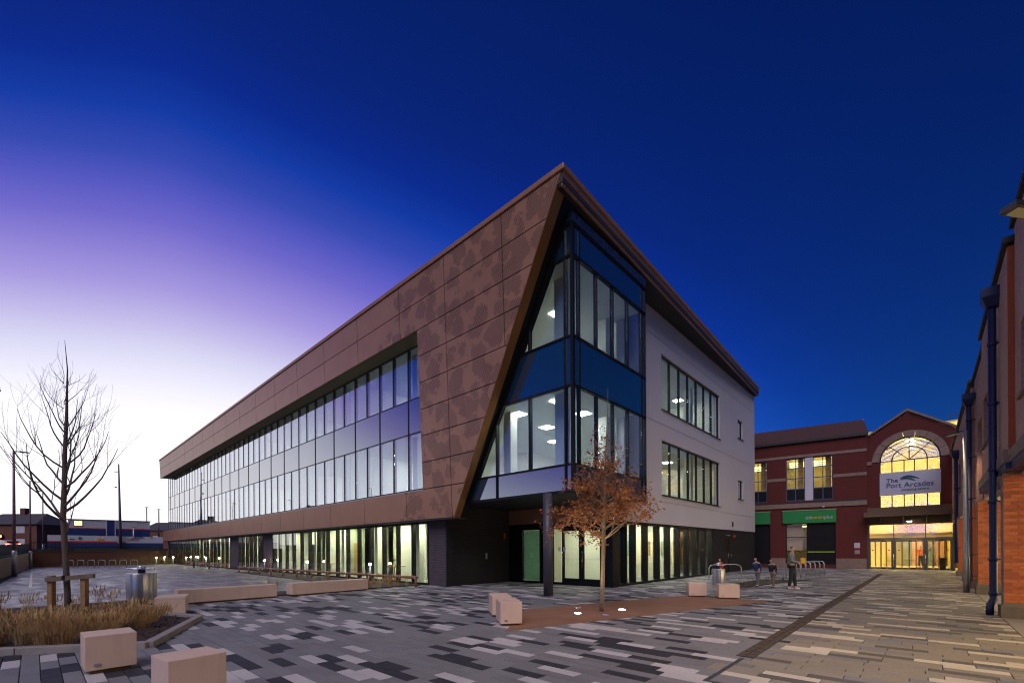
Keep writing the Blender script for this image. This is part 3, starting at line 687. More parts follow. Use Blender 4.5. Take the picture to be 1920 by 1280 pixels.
# ---- interior: floors, ceilings, partitions, columns, lights
def room_slab(z0, z1, mat_lo, mat_hi, name):
    mk(name, MB().box(XG + .2, 36.9, 13.7, 72.8, z0, z1).box(12.35, 17.2, YB + .2, 13.69, z0, z1).box(17.21, 36.9, 9.78, 13.69, z0, z1), mat_lo, bld)
room_slab(7.22, 8.4, m_ceil, m_floor, 'floor_slab')
room_slab(11.4, 12.9, m_ceil, m_floor, 'floor_slab')
mk('floor_slab', MB().box(XG + .25, 36.9, 15.55, 72.8, 3.0, 4.20).box(12.36, 17.2, YB + .2, 15.54, 3.62, 4.2).box(17.21, 36.9, 9.78, 15.54, 3.0, 4.2), m_ceil, bld)
mk('floor_finish', MB().box(XG + .3, 36.8, 15.6, 72.7, 4.201, 4.215).box(12.4, 36.8, 9.8, 15.5, 4.201, 4.215).box(12.4, 17.2, YB + .25, 9.79, 4.201, 4.215)
   .box(XG + .3, 36.8, 13.8, 72.7, 8.401, 8.415).box(12.4, 36.8, 9.8, 13.7, 8.401, 8.415).box(12.4, 17.2, YB + .25, 9.79, 8.401, 8.415), m_floor, bld)
mk('floor_finish', MB().box(16.3, 36.8, 9.62, 72.7, -.01, .012).box(12.35, 16.29, 15.55, 72.7, -.01, .012), m_floor, bld)
pw = MB()
for z0, z1 in ((4.215, 7.22), (8.415, 11.4)):
    pw.box(19.6, 19.75, 17.0, 72.6, z0, z1)
    for yy in (24.4, 33.4, 43.6, 53.8, 64.0): pw.box(XG + .45, 19.59, yy, yy + .12, z0, z1)
    pw.box(19.76, 36.7, 16.85, 16.98, z0, z1); pw.box(30.6, 30.72, 9.8, 16.84, z0, z1)
    pw.box(23.4, 23.52, 12.6, 16.84, z0, z1)
pw.box(15.6, 15.75, 37, 46, .012, 3.0)
pw.box(19.3, 27.9, 11.4, 11.5, .012, 3.0); pw.box(19.3, 19.4, 11.51, 15.0, .012, 3.0); pw.box(16.4, 19.29, 15.0, 15.1, .012, 3.0)
mk('partition', pw, m_intwall, bld)
m_sage = plain('sage_partition', (.42, .47, .34), .8, var=.05); m_pale = plain('pale_partition', (.78, .80, .64), .8, var=.04); rq = random.Random(11)
for k in range(44):
    y0 = 16.5 + k * 1.283
    if 35.4 < y0 < 46: continue
    d = rq.choice((0, 0, .5, .9)); mt = rq.choice((m_sage, m_pale, m_pale, m_intwall))
    mk('partition_panel', MB().box(13.9 + d, 14.0 + d, y0, y0 + 1.27, .012, 3.0), mt, bld)
    if k % 3 == 1: mk('interior_column', MB().box(12.75, 13.0, y0 + .2, y0 + .48, .012, 3.0), m_intwall, bld)
    if k % 5 == 2: mk('interior_door', MB().box(13.84 + d, 13.89 + d, y0 + .2, y0 + 1.05, .012, 2.05), rq.choice((m_oak, m_black)), bld)
    if k % 4 == 0: mk('dado_rail', MB().box(13.86 + d, 13.89 + d, y0, y0 + 1.27, 1.0, 1.06), m_galv, bld)
    if k % 6 == 3: mk('desk', MB().box(13.0, 13.6, y0 + .1, y0 + 1.1, .70, .74).box(13.05, 13.1, y0 + .12, y0 + .17, .012, .7).box(13.5, 13.55, y0 + 1.03, y0 + 1.08, .012, .7), m_oak, bld)
for k, (x0, x1) in enumerate(zip(range(20, 28), range(21, 29))):
    if k % 2: mk('poster', MB().box(x0 + .1, x0 + .7, 11.37, 11.395, 1.2, 2.0), rq.choice((m_bluef, m_sage, m_oak)), bld)
cl = MB()
for yy in (18.6, 26.2, 33.8, 41.4, 49.0, 56.6):
    for z0, z1 in ((4.215, 7.22), (8.415, 11.4)): cl.box(13.1, 13.5, yy, yy + .4, z0, z1)
for xx, yy in ((13.3, 12.4), (13.0, 9.5), (16.6, 9.9), (22.3, 10.5), (27.4, 10.5)):
    for z0, z1 in ((4.215, 7.22), (8.415, 11.4)): cl.box(xx, xx + .4, yy, yy + .4, z0, z1)
mk('interior_column', cl, m_intwall, bld)
# recess partition faces that show behind ground floor glass
bl = MB()
for k in range(15):
    y0 = 16.6 + 1.283 * k
    if k % 4 != 3: bl.box(12.62, 12.64, y0, y0 + 1.12, random.choice((.25, .1, .9, 1.2)) * 0 + .15, 2.76)

mk('reception_door', MB().box(18.3, 19.2, 14.93, 14.995, .02, 2.1), m_oak, bld)
mk('wall_screen', MB().box(17.9, 18.9, 10.9, 10.93, 1.55, 2.3).box(16.9, 17.5, 10.2, 10.23, 1.2, 2.2), m_screen, bld)
lt = bpy.data.meshes.new('ceiling_light')
lt.from_pydata([(-.24, -.24, -.015), (.24, -.24, -.015), (.24, .24, -.015), (-.24, .24, -.015), (-.24, -.24, 0), (.24, -.24, 0), (.24, .24, 0), (-.24, .24, 0)], [], [(0, 3, 2, 1), (4, 5, 6, 7), (0, 1, 5, 4), (1, 2, 6, 5), (2, 3, 7, 6), (3, 0, 4, 7)])
lt.materials.append(m_panel)
def ceil_light(x, y, z):
    o = bpy.data.objects.new('ceiling_light', lt); link(o); o.parent = bld; o.location = Vector((x, y, z - .003)) - ORG[bld.name]
for z in (7.22, 11.4):
    for yy in (18.2, 20.8, 22.8, 25.6, 28.4, 31.2, 35.4, 38.4, 41.4, 46, 50, 56, 60, 67):
        ceil_light(16.4 if z < 8 else 17.2, yy, z)
    for xx, yy in (((13.6, 10.2), (15.6, 10.4), (13.8, 12.4), (16.2, 12.8), (18.4, 11.2), (18.6, 14.2), (14.8, 15.2), (21.4, 11.4), (22.4, 13.8), (24.8, 12.4), (28.4, 12.4), (33.4, 11.6)) if z < 8 else ((14.9, 11.2), (17.4, 13.4), (19.2, 11.6), (21.6, 11.6), (22.0, 14.6), (26.0, 12.6), (29.2, 12.0), (33.4, 11.6))): ceil_light(xx, yy, z)
for k in range(28): ceil_light(13.1, 17.1 + k * 1.95, 3.0)
for xx, yy in ((17.6, 10.8), (17.8, 12.8), (20.4, 10.5), (22.6, 10.5), (24.8, 10.5), (26.8, 10.5)): ceil_light(xx, yy, 3.0 if xx > 19 else 3.0)
mk('exit_sign', MB().box(15.2, 15.5, 29.6, 29.64, 10.55, 10.75).box(15.2, 15.5, 29.6, 29.64, 6.35, 6.55), m_cyan, bld)

# ================================================================== BENCH BLOCKS
def block(c, ax, lx, ly, h, label, group=None):
    """concrete seat on a recessed timber-coloured plinth; c = centre of footprint"""
    r = root('concrete_bench', label, 'bench', (c[0], c[1], 0), group)
    mk('seat_block', MB().obox(c, ax, lx / 2, ly / 2, .05, h), m_bench, r, bevel=.007)
    mk('plinth', MB().obox(c, ax, lx / 2 - .05, ly / 2 - .05, -.005, .052), plain_plinth, r)
    a = Vector(ax).normalized(); b = Vector((-a.y, a.x)); p = Vector(c) - b * (ly / 2 + .004) - a * (lx / 2 - .12)
    mk('badge', MB().obox(p, ax, .03, .006, .10, .135), m_galv, r)
    return r
plain_plinth = plain('bench_plinth', (.13, .07, .03), .8)
GB = 'small concrete bench blocks'
block((.70, 8.23), (.995, .02), .52, .56, .50, 'small pinkish concrete bench block in front of the dry grass bed', GB)
block((1.12, 5.72), (.985, .12), .52, .50, .52, 'pinkish concrete bench block nearest the camera, cut by bottom edge', GB)
block((2.42, 14.15), (.96, -.26), .62, .95, .46, 'pinkish concrete bench block beside the steel bin and grass bed', GB)
block((7.0, 6.62), (.80, -.62), .46, .75, .50, 'front concrete cube of the pair at the gravel patch tip', GB)
block((7.75, 7.62), (.80, -.62), .46, .75, .50, 'rear concrete cube of the pair at the gravel patch tip', GB)
block((14.95, 5.56), (.5, -.87), .56, .5, .46, 'concrete bench block left of the small litter bin', GB)
block((14.95, 4.60), (.5, -.87), .60, .5, .46, 'concrete bench block right of the small litter bin', GB)
block((4.28, 16.45), (1, .01), 2.75, .5, .45, 'long low concrete bench near the steel bin', 'long low concrete benches')
block((7.62, 16.52), (1, .04), 2.95, .5, .45, 'long low concrete bench nearest the brick pier', 'long low concrete benches')

# ================================================================== LITTER BINS
def litter_bin(c, r0, z0, z1, zl, label):
    r = root('litter_bin', label, 'litter bin', (c[0], c[1], 0), 'brushed steel litter bins')
    mk('body', MB().lathe((c[0], c[1], 0), [(r0 * .98, z0), (r0, z0 + .02), (r0, z1 - .02), (r0 * .97, z1), (r0 * .9, z1)], 40), m_brush, r)
    mk('stem', MB().lathe((c[0], c[1], 0), [(r0 * .45, 0), (r0 * .45, .02), (r0 * .3, .03), (r0 * .3, z0)], 20), m_dgalv, r)
    mk('neck', MB().lathe((c[0], c[1], 0), [(r0 * .25, z1), (r0 * .25, zl)], 20), m_dgalv, r)
    lid = mk('lid', MB().lathe((c[0], c[1], 0), [(r0 * .98, zl), (r0, zl + .012), (r0 * .98, zl + .03)], 40), m_steel, r); ORG[lid.name] = ORG[r.name]
    mk('ashtray', MB().lathe((c[0], c[1], 0), [(r0 * .3, zl + .03), (r0 * .3, zl + .08), (r0 * .24, zl + .09)], 20), m_steel, lid)
litter_bin((2.0, 15.6), .33, .30, 1.02, 1.12, 'large round brushed steel litter bin beside the dry grass bed')
litter_bin((16.7, 5.43), .22, .26, .86, .98, 'smaller steel litter bin on a post between two bench blocks')

# ================================================================== PLANTS
def tuft(c, h, n, mat, label, group, spread=.28, cat='ornamental grass', name='grass_tuft', r0=.10):
    mb = MB(); rnd = random.Random(int(c[0] * 1000 + c[1] * 7919))
    for i in range(n):
        a = rnd.uniform(0, 6.283); rr = rnd.uniform(0, r0); hh = h * rnd.uniform(.55, 1.08); s = spread * rnd.uniform(.2, 1.0) * (hh / max(h, .01))
        x, y = c[0] + rr * math.cos(a), c[1] + rr * math.sin(a); a2 = a + rnd.uniform(-.7, .7)
        dx, dy = math.cos(a2) * s, math.sin(a2) * s; w = rnd.uniform(.0013, .003); px, py = -math.sin(a2) * w, math.cos(a2) * w
        z0 = .03; P = []
        for t in (0, .45, .8, 1.0):
            k = t ** 1.9; zz = z0 + hh * (t - .14 * t ** 4); ww = 1 - .85 * t
            P += [(x + dx * k - px * ww, y + dy * k - py * ww, zz), (x + dx * k + px * ww, y + dy * k + py * ww, zz)]
        mb.add(P, [(0, 1, 3, 2), (2, 3, 5, 4), (4, 5, 7, 6)])
        if rnd.random() < .5:   # seed head
            x1, y1, z1 = x + dx, y + dy, z0 + hh * .86; f = .012
            mb.add([(x1 - f, y1, z1 - .06), (x1 + f, y1, z1 - .06), (x1 + dx * .15 + f * .3, y1 + dy * .15, z1 + .05), (x1 + dx * .15 - f * .3, y1 + dy * .15, z1 + .05)], [(0, 1, 2, 3)])
    o = mk(name, mb, mat); return tag(o, label, cat, group)
GG = 'dry grasses in the kerbed bed'
rnd = random.Random(3)
for i, (x, y, h) in enumerate([(-.75, 11.75, .62), (-.42, 11.3, .66), (-.1, 11.25, .7), (.12, 10.75, .74), (.35, 10.5, .62), (.62, 11.2, .66), (.2, 11.9, .6), (.75, 10.6, .55), (1.0, 11.6, .6), (1.25, 12.1, .62), (1.5, 11.7, .5),
                               (.5, 12.5, .6), (-.25, 12.6, .58), (.9, 12.8, .6), (1.45, 12.75, .66), (1.75, 12.5, .55), (-.6, 12.9, .55), (.25, 13.2, .55)]):
    tuft((x, y), h * rnd.uniform(.65, .95), 260, m_drygrass[i % 3], 'clump of straw coloured ornamental grass inside the kerbed bed', GG, .40, r0=.14)
for i, (x, y, h) in enumerate([(-.62, 17.9, .55), (-.1, 17.7, .5), (.35, 17.95, .4), (1.3, 17.9, .62), (1.6, 17.7, .5), (.8, 17.8, .35), (2.3, 17.8, .55)]):
    tuft((x, y), h, 60, m_drygrass[(i + 1) % 3], 'thin dry grass clump in the strip at the car park edge', 'grasses along the car park edge', .22)
for i, (x, y, h) in enumerate([(5.75, 16.85, .5), (9.5, 16.9, .45), (9.9, 16.85, .4), (10.4, 16.9, .5), (10.8, 16.95, .45), (11.3, 16.9, .5), (11.0, 18.0, .4)]):
    tuft((x, y), h, 70, m_drygrass[i % 3], 'brown grass clump between the long benches and the timber rail', 'grasses near the timber rail', .25)
for i in range(16):
    x = 6.6 + (i % 8) * .68 + rnd.uniform(-.2, .2); y = 67.6 + rnd.uniform(-.7, .7)
    tuft((x, y), rnd.uniform(.7, 1.1), 60, m_greengrass, 'yellow green grass clump lit by bollards at the car park wall', 'grasses at the far wall', .6, r0=.35)
for i in range(12):
    x = .2 + i * .62; y = 66.5 + rnd.uniform(-.5, .5)
    tuft((x, y), rnd.uniform(.4, .8), 45, m_shrub, 'low dark shrub behind the cycle hoops', 'shrubs behind the cycle hoops', .5, 'shrub', 'low_shrub', .4)
for i, (x, y) in enumerate([(20.2, 5.6), (21.6, 5.5), (23.2, 5.4), (24.4, 5.0), (29.6, 4.9), (30.4, 4.7), (31.4, 4.5)]):
    tuft((x, y), .3, 60, m_shrub if i < 4 else m_greengrass, 'small ground plant in the dark bed by the people' if i < 4 else 'small ground plant right of the cycle hoops', 'ground plants on the plaza', .3, 'plant', 'ground_plant', .3)

def grow(mb, p, d, L, r, lvl, rnd, tips, up=.10, wob=.22, seg=6, nmin=2, nmax=4, ang=(.45, .85)):
    pts = [Vector(p)]; dirs = Vector(d).normalized(); rs = [r]
    for i in range(seg):
        dirs = (dirs + Vector((rnd.gauss(0, wob), rnd.gauss(0, wob), rnd.gauss(0, wob))) * .45 + Vector((0, 0, up))).normalized()
        pts.append(pts[-1] + dirs * L / seg); rs.append(max(.002, r * (1 - .8 * (i + 1) / seg)))
    mb.path(pts, rs, 7 if lvl > 1 else 4, False)
    tips.append((pts, lvl))
    if lvl == 0: return
    n = rnd.randint(nmin, nmax)
    for k in range(n):
        i = min(seg, max(1, int(seg * rnd.uniform(.25, .95)))); base = pts[i]; dd = (pts[i] - pts[i - 1]).normalized()
        side = dd.orthogonal().normalized(); side.rotate(Matrix.Rotation(rnd.uniform(0, 6.283), 3, dd)); a = rnd.uniform(*ang)
        grow(mb, base, dd * math.cos(a) + side * math.sin(a), L * rnd.uniform(.45, .72), rs[i] * .62, lvl - 1, rnd, tips, up, wob, max(4, seg - 1), nmin, nmax, ang)

# bare tree, left, tied to a timber frame
def bare_tree():
    rnd = random.Random(21); b = Vector((.53, 14.12, 0))
    r = root('bare_tree', 'leafless young tree tied to a timber frame in the grass bed', 'tree', b)
    tp = [(0, 0, .0), (-.01, .01, .6), (-.03, .03, 1.2), (-.05, .06, 1.8), (-.07, .09, 2.45), (-.05, .07, 3.1), (-.04, .05, 3.8), (-.01, .02, 4.5), (0, 0, 5.2), (.01, 0, 5.7), (-.03, .03, 6.35)]
    tr = [.066, .060, .056, .054, .052, .046, .042, .032, .02, .012, .004]
    mk('trunk', MB().path([b + Vector(p) for p in tp], tr, 12), m_trunk, r)
    mb = MB(); tips = []
    view = RT                                   # crown spreads in every direction
    for z, n, L, rad0 in ((1.95, 1, 1.3, .018), (2.4, 3, 1.85, .028), (2.7, 3, 1.7, .026), (3.1, 3, 1.6, .023), (3.5, 3, 1.45, .020), (3.95, 3, 1.3, .017), (4.4, 3, 1.1, .014), (4.9, 3, .85, .010), (5.3, 3, .7, .008)):
        a0 = rnd.uniform(0, 6.283)
        for k in range(n):
            a = a0 + k * 6.283 / n + rnd.uniform(-.4, .4); t = rnd.uniform(.72, 1.0); zz = z + rnd.uniform(-.12, .12)
            d = Vector((math.cos(a) * math.sin(t), math.sin(a) * math.sin(t), math.cos(t)))
            grow(mb, b + Vector((-.05, .06, zz)), d, L, rad0, 2 if L > 1.0 else 1, rnd, tips, .16, .20, 7, 2, 4, (.35, .7))
    mk('branch', mb, m_twig, r)
    # tree stake frame is its own thing
    f = root('tree_stake_frame', 'low timber goalpost frame strapped to the bare tree', 'tree stake', (.5, 13.85, 0))
    for x, y in ((.27, 14.2), (.77, 13.66)): mk('post', MB().obox((x, y), (.68, -.73), .055, .05, 0, 1.08), m_wood, f, bevel=.008)
    mk('crossbar', MB().extr([(.20, 14.22, .94), (.93, 13.43, 1.02), (.93, 13.43, 1.12), (.20, 14.22, 1.04)], (-.035, -.035, 0)), m_greywood, f)
    mk('rubber_tie', MB().obox((.51, 13.9), (.68, -.73), .07, .06, .98, 1.08), m_black, f)
bare_tree()

# young oak with brown winter leaves, lit from below
def oak():
    rnd = random.Random(5); b = Vector((9.84, 6.01, 0))
    r = root('leafy_tree', 'small tree holding brown autumn leaves in the gravel patch, lit from below', 'tree', b)
    mk('trunk', MB().path([b + Vector(p) for p in ((-.02, .02, 0), (-.01, 0, .6), (.01, -.01, 1.2), (.03, -.02, 1.85), (.05, -.03, 2.5), (.07, -.05, 3.3), (.10, -.06, 4.2), (.13, -.1, 5.1), (.15, -.1, 5.7))], [.06, .052, .048, .05, .036, .026, .017, .009, .003], 12), m_trunk2, r)
    mb = MB(); tips = []
    for z, n, L, rd in ((1.85, 5, 1.25, .022), (2.1, 5, 1.25, .020), (2.4, 5, 1.2, .018), (2.75, 5, 1.1, .016), (3.1, 4, 1.0, .013), (3.5, 3, .8, .010), (3.9, 2, .6, .008), (4.4, 1, .5, .005)):
        a0 = rnd.uniform(0, 6.28)
        for k in range(n):
            a = a0 + k * 6.283 / n + rnd.uniform(-.35, .35); t = rnd.uniform(1.0, 1.4) if z < 3 else rnd.uniform(.45, .8)
            d = Vector((math.cos(a) * math.sin(t), math.sin(a) * math.sin(t), math.cos(t)))
            grow(mb, b + Vector((.04, -.03, z)), d, L * rnd.uniform(.66, .95), rd, 2, rnd, tips, .07, .30, 6, 3, 5, (.5, 1.0))
    mk('branch', mb, m_trunk2, r)
    lf = MB(); mi = []
    for pts, lvl in tips:
        if lvl > 1: continue
        for p in pts[2:]:
            zf = p.z - b.z
            prob = 1.0 if zf < 3.3 else .55 if zf < 3.8 else .12
            for q in range(5):
                if rnd.random() > prob * .66: continue
                c = p + Vector((rnd.gauss(0, .045), rnd.gauss(0, .045), rnd.gauss(0, .045)))
                u = Vector((rnd.gauss(0, 1), rnd.gauss(0, 1), rnd.gauss(0, .7))).normalized(); w = u.orthogonal().normalized(); w.rotate(Matrix.Rotation(rnd.uniform(0, 6.28), 3, u)); n = u.cross(w)
                l = rnd.uniform(.024, .05); s = l * rnd.uniform(.35, .6)
                lf.add([c - u * l, c - u * l * .3 + w * s + n * s * .4, c + u * l * .5 + w * s * .8, c + u * l, c + u * l * .5 - w * s * .8, c - u * l * .3 - w * s + n * s * .4], [(0, 1, 2, 3), (0, 3, 4, 5)])
                k = rnd.choice((0, 0, 1, 2)); mi += [k, k]
    o = mk('crown', lf, [plain('brown_leaf%d' % i, c, .6, var=.25, scale=15) for i, c in enumerate([(.27, .085, .022), (.17, .05, .015), (.38, .15, .04)])], r)
    o.data.polygons.foreach_set('material_index', mi)
oak()
def uplight(c, label, lit):
    r = root('ground_uplight', label, 'uplight', (c[0], c[1], 0), 'recessed uplights around the leafy tree')
    mk('bezel', MB().lathe((c[0], c[1], 0), [(.11, .008), (.11, .014), (.085, .016)], 24), m_steel, r)
    mk('lens', MB().lathe((c[0], c[1], 0), [(.082, .0165), (.06, .020)], 20), m_upl if lit else m_signwhite, r)
    if lit:
        ld = bpy.data.lights.new('uplight_beam', 'SPOT'); ld.energy = 190; ld.color = (1, .74, .38); ld.spot_size = rad(80); ld.spot_blend = .8; ld.shadow_soft_size = .05
        lo = bpy.data.objects.new('uplight_beam', ld); link(lo); lo.parent = r; lo.location = (0, 0, .04)
        d = Vector((9.9 - c[0], 5.95 - c[1], 3.2)); lo.rotation_euler = (-d).to_track_quat('Z', 'Y').to_euler()
uplight((9.12, 6.28), 'lit round ground uplight left of the leafy tree trunk', True)
uplight((10.42, 5.79), 'lit round ground uplight right of the leafy tree trunk', True)
uplight((9.35, 5.65), 'unlit round ground light in front of the leafy tree', False)
uplight((10.0, 6.9), 'unlit round ground light behind the leafy tree', False)

# ================================================================== RAILS, BOLLARDS, CYCLE HOOPS
def knee_rail(p, q, n, label):
    p, q = Vector((*p, 0)), Vector((*q, 0)); d = q - p
    r = root('knee_rail', label, 'railing', (p.x, p.y, 0), 'low timber knee rails')
    for i in range(n):
        c = p + d * (i / (n - 1)); mk('post', MB().tube((c.x, c.y, -.02), (c.x, c.y, .40), .05, n=10), m_railwood, r)
        mk('steel_strap', MB().obox((c.x, c.y), d, .03, .068, .345, .475), m_galv, r)
    for i in range(n - 1):
        a, b = p + d * (i / (n - 1)), p + d * ((i + 1) / (n - 1)); a.z = b.z = .41; e = d.normalized() * .012
        if i == 0: a = a - d.normalized() * .12
        mk('rail', MB().tube(a + e, b - e, .06, n=10), m_railwood, r)
knee_rail((11.15, 16.0), (10.3, 37.0), 12, 'low round timber knee rail in front of the nearer glazing')
knee_rail((11.4, 44.0), (11.4, 59.4), 6, 'low timber knee rail further along by the doors')
def bollard(c, h, label, lit=True, energy=18):
    r = root('bollard_light', label, 'bollard light', (c[0], c[1], 0), 'lit bollards along the glazing')
    mk('post', MB().lathe((c[0], c[1], 0), [(.06, 0), (.055, h)], 16), m_galv, r)
    mk('lens', MB().lathe((c[0], c[1], 0), [(.05, h), (.05, h + .09)], 16), m_boll, r)
    mk('cap', MB().lathe((c[0], c[1], 0), [(.062, h + .09), (.062, h + .12), (.03, h + .135)], 16), m_galv, r)
    ld = bpy.data.lights.new('bollard_glow', 'POINT'); ld.energy = energy * 2.4; ld.color = (1, .72, .30); ld.shadow_soft_size = .06
    lo = bpy.data.objects.new('bollard_glow', ld); link(lo); lo.parent = r; lo.location = (0, .0, h + .045)
    mk_vis = lo
for c, w in (((11.6, 20.6), 'nearest the brick pier'), ((11.65, 28.3), 'in the middle of the nearer rail'), ((11.7, 36.0), 'at the far end of the nearer rail'), ((11.6, 52.0), 'beside the further rail'), ((11.6, 60.5), 'past the end of the further rail')):
    bollard(c, .84, 'lit steel bollard light ' + w)
for c, w in (((9.8, 66.0), 'leftmost of three at the far wall'), ((10.6, 66.2), 'middle of three at the far wall'), ((11.3, 65.4), 'rightmost of three at the far wall')):
    bollard(c, .84, 'lit bollard light among yellow green grasses, ' + w, energy=40)
for c, w in (((10.2, 50.0), 'left'), ((10.6, 46.5), 'right')):
    tag(mk('parking_post', MB().lathe((*c, 0), [(.06, 0), (.06, .95), (.045, .99)], 12), m_dgalv), 'thin dark post at the car park edge, %s one of two' % w, 'bollard')
ORD = ('first', 'second', 'third', 'fourth', 'fifth', 'sixth', 'seventh')
def hoop(c, ax, label, group, w=.66, h=.78, rr=.026):
    a = Vector((ax[0], ax[1], 0)).normalized(); c = Vector((c[0], c[1], 0)); pts = [c - a * w / 2 + Vector((0, 0, -.02)), c - a * w / 2 + Vector((0, 0, h - .16))]
    for k in range(1, 5):
        t = k / 4 * math.pi / 2; pts.append(c - a * (w / 2 - .16 + .16 * math.cos(t)) + Vector((0, 0, h - .16 + .16 * math.sin(t))))
    for k in range(0, 5):
        t = math.pi / 2 - k / 4 * math.pi / 2; pts.append(c + a * (w / 2 - .16 + .16 * math.cos(t)) + Vector((0, 0, h - .16 + .16 * math.sin(t))))
    pts.append(c + a * w / 2 + Vector((0, 0, -.02)))
    tag(mk('cycle_hoop', MB().path(pts, rr, 8), m_galv), label, 'bike rack', group)
for i in range(7):
    t = i / 6; hoop((2.5 + 4.2 * t, 62.6 - 5.9 * t), (.68, -.73), 'steel cycle hoop across the far car park, %s from the left' % ORD[i], 'cycle hoops in the car park')
for i in range(6):
    hoop((27.2 + i * .75, 5.1 - i * .1), (.45, .9), 'steel cycle hoop before the green shop sign, %s from the left' % ORD[i], 'cycle hoops on the plaza', .8, .8)
hoop((24.6, 7.7), (.6, -.8), 'single steel hoop standing by the black brick wall', None, .9, .8) if False else tag(mk('cycle_hoop', MB().path([(22.9, 7.9, -.02), (22.9, 7.9, .6), (22.95, 7.85, .72), (23.1, 7.7, .78), (23.9, 6.95, .78), (24.05, 6.8, .72), (24.1, 6.75, .6), (24.1, 6.75, -.02)], .028, 8), m_galv), 'single steel hoop standing by the black brick wall', 'bike rack')

# ================================================================== BRICK BUILDING ON THE RIGHT
rb = root('brick_arcade_building', 'long red brick building with ground floor arcade and blue downpipes along the right', 'building', (14.0, -1.3, 0))
YA, YBk = -1.38, -1.28
def rwall(name, x0, x1, yf, z0, z1, holes):
    # front face at yf looking to +y, thickness goes to -y
    return mk(name, holed_wall(MB(), 'x', yf, x0, x1, z0, z1, holes, -.34), m_redbrick_x, rb)
HA = [(11.2, 13.1, 4.55, 5.95), (7.4, 9.4, 4.55, 5.95)]; HB = [(16.1, 17.4, 4.53, 5.9), (18.0, 19.2, 4.53, 5.9)]; HC = [(20.9, 23.2, 3.17, 5.97)]; HD = [(27.4, 29.2, 4.4, 5.9), (31.5, 33.2, 4.4, 5.9)]
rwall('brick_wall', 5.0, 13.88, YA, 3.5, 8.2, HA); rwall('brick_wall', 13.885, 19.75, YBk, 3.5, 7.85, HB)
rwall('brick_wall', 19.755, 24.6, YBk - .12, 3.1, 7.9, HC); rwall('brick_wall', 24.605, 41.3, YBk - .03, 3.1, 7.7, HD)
for x0, x1, yf in ((5.0, 13.92, YA), (13.80, 19.8, YBk), (19.8, 24.65, YBk - .12), (24.66, 41.4, YBk - .03)):
    mk('parapet_coping', MB().box(x0, x1, yf - .4, yf + .07, 7.91 + (.3 if x0 < 6 else 0), 8.03 + (.3 if x0 < 6 else 0)), m_lead, rb)
for x0, x1, z1, yf in ((14.4, 15.5, 8.05, YBk), (15.5, 16.9, 8.62, YBk), (18.5, 20.3, 8.6, YBk), (20.4, 23.9, 8.75, YBk - .12)):
    mk('slate_dormer', MB().extr([(x0, yf - .02, 7.85), (x1, yf - .02, 7.85), ((x0 * .35 + x1 * .65), yf - .3, z1), ((x0 * .7 + x1 * .3), yf - .3, z1)], (0, -.6, 0)), m_slate, rb)
for hs, yf in ((HA, YA), (HB, YBk), (HC, YBk - .12), (HD, YBk - .03)):
    for a, b, z0, z1 in hs:
        w = mk('window', MB().box(a, b, yf - .20, yf - .12, z0, z0 + .08).box(a, b, yf - .20, yf - .12, z1 - .08, z1).box(a, a + .08, yf - .20, yf - .12, z0 + .08, z1 - .08).box(b - .08, b, yf - .20, yf - .12, z0 + .08, z1 - .08)
               .box((a + b) / 2 - .035, (a + b) / 2 + .035, yf - .20, yf - .12, z0 + .08, z1 - .08).box(a + .08, b - .08, yf - .195, yf - .125, z0 + (z1 - z0) * .6, z0 + (z1 - z0) * .6 + .06), m_blue, rb)
        ORG[w.name] = ORG[rb.name]
        mk('glass_pane', MB().box(a + .08, b - .08, yf - .17, yf - .16, z0 + .08, z1 - .08), m_glass_dark, w)
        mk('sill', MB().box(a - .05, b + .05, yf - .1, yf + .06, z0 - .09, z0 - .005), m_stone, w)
        mk('room_backing', MB().box(a - .2, b + .2, yf - 1.6, yf - 1.55, z0 - .3, z1 + .3), m_lead, w)
# stone string course and canopy edge above the arcade
for x0, x1, yf in ((5.0, 13.86, YA + .08), (13.9, 20.1, YBk + .06)):
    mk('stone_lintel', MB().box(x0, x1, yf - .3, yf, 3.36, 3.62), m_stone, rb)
    mk('canopy_fascia', MB().box(x0, x1, yf - .34, yf - .02, 3.22, 3.355), m_blue, rb)
mk('arcade_soffit', MB().box(5.0, 41.2, -5.2, -1.62, 3.08, 3.2), plain('soffit_cream', (.62, .52, .36), .7), rb)
mk('arcade_back_wall', MB().box(5.0, 41.2, -5.3, -5.1, 0, 3.07), m_redbrick_x, rb)
# piers: cross walls that face the camera, built of real bricks where they show largest
def brick_pier(x, y0, y1, z0, z1, w, real):
    p = mk('brick_pier', MB().box(x, x + w, y0, y1, z0, z1), m_mortar if real else m_brickpiece[1], rb); ORG[p.name] = ORG[rb.name]
    mk('pier_plinth', MB().box(x - .07, x + w + .03, y0 - .02, y1 + .05, 0, .26).extr([(x - .07, y1 + .05, .26), (x - .07, y0, .26), (x - .012, y0, .33), (x - .012, y1 + .01, .33)], (.06, 0, -.005)), m_stone2, rb)
    if not real: return
    shared = [bpy.data.meshes.new('brick') for _ in m_brickpiece]; BW, BH = .215, .065
    for me, mt in zip(shared, m_brickpiece):
        mb = MB().box(-.012, .02, -BW / 2, BW / 2, -BH / 2, BH / 2); me.from_pydata(mb.v, [], mb.f); me.materials.append(mt)
    row = 0; z = z0 + .345
    while z < z1 - .03:
        y = y1 - .003 - BW / 2 + (.112 if row % 2 else 0)
        while y > y0:
            yy = y
            if yy + BW / 2 > y1: yy = y1 - .055; s = .11 / BW
            else: s = 1.0
            o = bpy.data.objects.new('brick', random.choice(shared)); link(o); o.parent = p; o.scale = (1, s, 1)
            o.location = Vector((x + random.uniform(-.003, .003), yy, z + BH / 2)) - ORG[rb.name]
            y -= BW + .010
        z += BH + .010; row += 1
